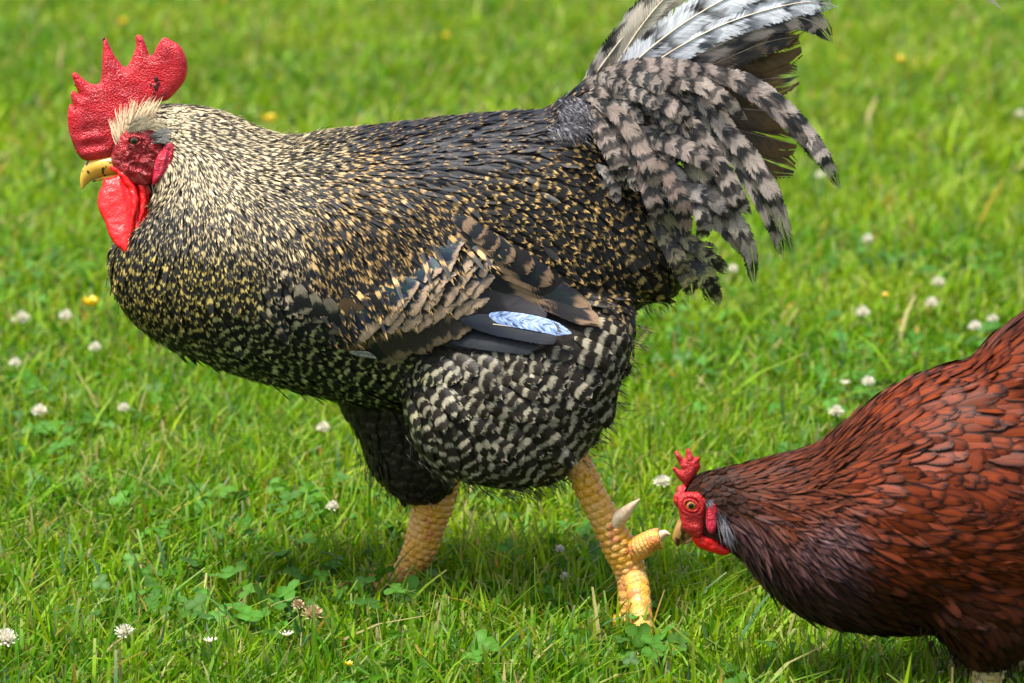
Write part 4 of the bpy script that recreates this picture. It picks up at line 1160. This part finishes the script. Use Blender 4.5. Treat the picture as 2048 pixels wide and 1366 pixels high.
def blades(y0, y1, dens, hmm, wmm, rows, seed, margin):
    g = np.random.default_rng(seed)
    wid = lambda y: (y + CAM_D) * .142 + margin
    A = (wid(y0) + wid(y1)) * (y1 - y0)
    n = int(A * dens)
    y = g.uniform(y0, y1, n); x = g.uniform(-1, 1, n) * wid(y1)
    k = np.abs(x) < wid(y)
    x, y = x[k], y[k]
    tuft_n = vnoise(x, y, 9, 1) * .6 + vnoise(x, y, 28, 2) * .4
    k = g.random(len(x)) < np.clip(.25 + 1.5 * tuft_n, 0, 1)
    x, y, tn = x[k], y[k], tuft_n[k]
    n = len(x)
    h = hmm * .001 * g.gamma(7, 1 / 7, n) * (.65 + .7 * tn)
    stray = g.random(n) < .012
    h[stray] *= 1.5
    w = wmm * .001 * g.uniform(.55, 1.4, n)
    az = g.uniform(0, 2 * np.pi, n) + 1.2 * (vnoise(x, y, 7, 5) - .5)
    lean = np.abs(g.normal(.22, .28, n)); curl = g.normal(.25, .35, n)
    d = np.stack([np.cos(az), np.sin(az), 0 * az], -1)
    d[:, 0] += .15
    tw = g.normal(0, .9, n)
    side = np.stack([-np.sin(az + tw), np.cos(az + tw), 0 * az], -1)
    t = np.linspace(0, 1, rows)
    cen = np.stack([x, y, 0 * x - .002], -1)[:, None] + d[:, None] * (h[:, None] * (lean[:, None] * t + curl[:, None] * t ** 2))[..., None]
    cen[:, :, 2] += h[:, None] * t * (1 - .28 * (lean[:, None] + np.abs(curl[:, None])) * t)
    blunt = g.random(n) < .45
    prof = np.interp(t, [0, .3, .75, 1], [.8, 1, .75, .06])[None] * np.ones((n, 1))
    prof[blunt, -1] = .55
    hw = (w / 2)[:, None] * prof
    V = np.stack([cen - side[:, None] * hw[..., None], cen + side[:, None] * hw[..., None]], 2)
    base = np.array([.145, .290, .004])
    hue = vnoise(x, y, 3.0, 7)[:, None] * .55 + vnoise(x, y, 14, 8)[:, None] * .45
    yel, deep = np.array([.235, .355, .006]), np.array([.055, .19, .004])
    f = np.clip(hue + g.normal(0, .30, (n, 1)), 0, 1)
    c = np.where(f > .5, base + (yel - base) * (f - .5) * 2, deep + (base - deep) * f * 2)
    c *= g.uniform(.75, 1.25, (n, 1))
    dead = g.random(n) < .055
    c[dead] = np.array([.36, .31, .12]) * g.uniform(.6, 1.2, (dead.sum(), 1))
    orange = g.random(n) < .012
    c[orange] = np.array([.38, .24, .03])
    blue = g.random(n) < .05
    c[blue] = np.array([.06, .15, .06])
    C = np.ones((n, rows, 2, 4)); C[..., :3] = c[:, None, None]
    C[blunt, -1, :, :3] = C[blunt, -1, :, :3] * .45 + np.array([.30, .27, .11]) * .55
    f0 = grid_faces(rows, 2, False)
    F = (f0[None] + (np.arange(n) * rows * 2)[:, None, None]).reshape(-1, 4)
    return V.reshape(-1, 3), F, C.reshape(-1, 4)

parts = [blades(-.62, .75, 60000, 27, 2.8, 4, 51, .34), blades(.75, 2.2, 26000, 27, 3.8, 4, 52, .6), blades(2.2, 4.6, 10500, 29, 5.6, 3, 53, 1.0), blades(4.6, 9.5, 4200, 33, 8.5, 3, 54, 1.6)]
off = 0; Fs = []
for V, F, C in parts:
    Fs.append(F + off); off += len(V)
grass = obj('grass', mesh_np('grass', np.vstack([p[0] for p in parts]), np.vstack(Fs), {'gc': ('FLOAT_COLOR', np.vstack([p[2] for p in parts]))}, mats=(M_grass,)),
            label='short mown green grass covering the lawn', cat='grass', kind='stuff')
print('grass blades quads', sum(len(F) for F in Fs))

# clover and small weed leaves growing through the grass
def clover(n0, seed):
    g = np.random.default_rng(seed)
    y = g.uniform(-.55, 1.6, n0); x = g.uniform(-.95, .95, n0)
    k = (vnoise(x, y, 4, 21) * .6 + vnoise(x, y, 11, 22) * .4 + g.normal(0, .07, n0)) > .56
    x, y = x[k], y[k]; n = len(x)
    Vs, Fs, Cs = [], [], []
    ang = np.linspace(0, 2 * np.pi, 9)[:-1]
    for i in range(n):
        z = g.uniform(.010, .030); r = g.uniform(.0035, .0068); rot = g.uniform(0, 6.28)
        tilt = Matrix.Rotation(g.normal(0, .45), 3, 'X') @ Matrix.Rotation(g.normal(0, .45), 3, 'Y')
        tm = np.array(tilt)
        col = np.array([.045, .15, .012]) * g.uniform(.7, 1.5) + np.array([.02, .03, 0]) * g.random()
        for q in range(3):
            a = rot + q * 2.094
            ce = np.array([math.cos(a), math.sin(a), 0]) * r * .95
            rr = r * (1 - .12 * (np.cos(ang - 0) > .9))
            loc = np.stack([np.cos(ang) * rr, np.sin(ang) * r * .88, .25 * np.abs(np.sin(ang)) * r], -1)
            R = np.array([[math.cos(a), -math.sin(a), 0], [math.sin(a), math.cos(a), 0], [0, 0, 1]])
            pts = np.vstack([ce[None], ce + loc @ R.T]) @ tm.T + np.array([x[i], y[i], z])
            b0 = len(Vs) * 9
            Vs.append(pts)
            for j in range(8): Fs.append((b0, b0 + 1 + j, b0 + 1 + (j + 1) % 8))
            cc = np.ones((9, 4)); cc[:, :3] = col; cc[0, :3] = col * 1.1 + .02
            Cs.append(cc)
    return np.vstack(Vs), np.array(Fs), np.vstack(Cs)
V, F, C = clover(9000, 61)
obj('clover_leaves', mesh_np('clover_leaves', V, F, {'gc': ('FLOAT_COLOR', C)}, mats=(M_grass,)), label='dark green three-lobed clover leaves scattered through the grass', cat='clover', kind='stuff')

# ================================================================== flowers
M_petal = plain_mat('white_petal', rgb(.80, .78, .70), rgb(.68, .62, .48), 300, .6, .2, .1, .0005, trans=.25)
M_brownpetal = plain_mat('faded_petal', rgb(.62, .50, .32), rgb(.35, .22, .10), 300, .7, .2, .1, .0005, trans=.2)
M_yellow = plain_mat('yellow_petal', rgb(.82, .60, .01), rgb(.75, .50, .01), 200, .35, .4, 0, trans=.2)
M_stem = plain_mat('green_stem', rgb(.07, .14, .02), rgb(.10, .17, .03), 200, .6, .3, 0)

def petal_fan(dirs, L, w, curve, r0=0.0):
    Vs, Fs = [], []
    for d in dirs:
        d = np.asarray(d, float); d /= np.linalg.norm(d)
        s = np.cross(d, [0.13, .2, 1.0]); s /= np.linalg.norm(s)
        up_ = np.cross(s, d)
        b = len(Vs)
        for t, ww in ((0, .45), (.35, .95), (.7, 1.0), (1, .25)):
            c = d * (r0 + L * t) + up_ * curve * L * t * t
            Vs += [c - s * w * ww, c + up_ * w * .35, c + s * w * ww]
        for i in range(3):
            for j in range(2):
                a = b + i * 3 + j
                Fs.append((a, a + 1, a + 4, a + 3))
    return np.array(Vs), np.array(Fs)

def make_flower(name, x, y, kind, label, group, size=1.0, h=.030):
    top = ground(x, y, h)
    base = np.array([top[0] + random.uniform(-.006, .006), top[1] + .004, 0])
    root = empty(name, tuple(base), label, 'flower')
    if group: root['group'] = group
    if kind in ('clover', 'faded'):
        dirs = []
        for i in range(46):
            zz = 1 - (i + .5) / 46 * 1.55; a = i * 2.39996
            s_ = math.sqrt(max(0, 1 - zz * zz))
            dirs.append((math.cos(a) * s_, math.sin(a) * s_, zz + .25))
        V, F = petal_fan(dirs, .0058 * size, .0010 * size, .15, .0016)
        V = V + np.random.default_rng(int(x)).normal(0, .0003, V.shape)
        obj('flower_head', mesh_np('flower_head', V + top, F, mats=(M_brownpetal if kind == 'faded' else M_petal,)), root)
    elif kind == 'star':
        V, F = petal_fan([(math.cos(a), math.sin(a), .45) for a in np.linspace(0, 6.283, 11)[:-1]], .0055 * size, .0008 * size, .1, .0006)
        obj('petals', mesh_np('petals', V + top, F, mats=(M_petal,)), root)
        obj('flower_centre', sphere_mesh('flower_centre', .001 * size, M_yellow, seg=10), root, loc=tuple(top + np.array([0, 0, .0006])))
    else:
        for a in np.linspace(0, 6.283, 6)[:-1]:
            V, F = petal_fan([(math.cos(a), math.sin(a), .55)], .0105 * size, .0052 * size, .35, .0005)
            obj('petal', mesh_np('petal', V + top, F, mats=(M_yellow,)), root)
        obj('flower_centre', sphere_mesh('flower_centre', .0022 * size, M_yellow, seg=10), root, loc=tuple(top + np.array([0, 0, .002])))
    obj('stem', tube_mesh('stem', [base, (base + top) / 2 + np.array([.002, 0, 0]), top], [.0008, .0007], (M_stem,), 6, 8), root)

FG = {'b': ('white clover flowers by the rooster\'s breast', 'white clover flower head in the grass in front of the rooster\'s breast'),
      'h': ('white clover flowers behind the hen', 'white clover flower head in the grass behind the hen\'s back'),
      'f': ('white clover flowers in the front grass', 'white clover flower head low in the sharp front grass'),
      'l': ('clover flowers between the rooster\'s legs', 'small white clover flower in the shade between the rooster\'s legs'),
      't': ('far clover flowers beyond the tail', 'blurred white clover flower far beyond the rooster\'s tail')}
for x, y, sz, lab in [
        (42, 640, 1.5, 'b'), (130, 633, 1.1, 'b'), (190, 697, 1.0, 'b'), (78, 825, 1.2, 'b'), (247, 818, .8, 'b'), (30, 728, .9, 'b'),
        (1735, 480, 1.0, 't'), (1640, 352, 1.0, 't'), (2040, 230, 1.2, 't'), (1465, 540, .9, 'small white clover flower just behind the rooster\'s lowest tail coverts'),
        (646, 858, 1.0, 'white clover flower beyond the rooster beside its far thigh'), (665, 1015, .8, 'small pinkish white clover flower beside the rooster\'s far leg'),
        (12, 1283, 1.5, 'f'), (248, 1268, 1.1, 'f'), (1120, 1100, .5, 'l'), (1130, 1155, .5, 'l'),
        (1323, 967, 1.15, 'white clover flower between the rooster\'s spur and the hen\'s comb'), (1672, 826, 1.1, 'white clover flower just above the hen\'s neck'),
        (1725, 628, 1.3, 'h'), (1875, 567, 1.2, 'h'), (1862, 608, 1.1, 'h'), (1950, 655, 1.1, 'h'), (1985, 640, .9, 'h'), (1736, 766, 1.0, 'white clover flower almost touching the hen\'s back')]:
    gl = FG.get(lab)
    make_flower('clover_flower', x, y, 'clover', gl[1] if gl else lab, gl[0] if gl else None, sz, .032)
make_flower('clover_flower', 625, 1232, 'faded', 'fading brownish white clover flower low in the front grass', None, 1.35, .034)
make_flower('clover_flower', 596, 1212, 'faded', 'small greenish spent clover head beside the fading clover flower', None, .7, .036)
for x, y, lab in [(573, 1272, 'tiny white star-shaped flower in the front grass'), (420, 1285, 'tiny white star flower among weed leaves'), (1690, 768, 'thin pale star flower beside the hen\'s back')]:
    make_flower('star_flower', x, y, 'star', lab, None, 1.1, .026)
BG = 'yellow buttercups in the far grass'
for x, y, sz, lab in [(538, 245, 1.3, 'yellow buttercup seen just over the rooster\'s neck'), (180, 613, 1.1, 'yellow buttercup in front of the rooster\'s breast'), (245, 48, 1.1, 'yellow buttercup far behind the rooster\'s comb'), (892, 75, .8, 'faint yellow buttercup in the far grass above the rooster\'s back'), (1800, 124, 1.1, 'blurred yellow buttercup far beyond the rooster\'s tail'), (1770, 594, .5, 'small yellow buttercup behind the hen'), (697, 1333, .4, 'tiny yellow bud low in the front grass')]:
    make_flower('buttercup', x, y, 'butter', lab or 'yellow buttercup out of focus in the far grass', None if lab else BG, sz, .05 if y < 700 else .03)
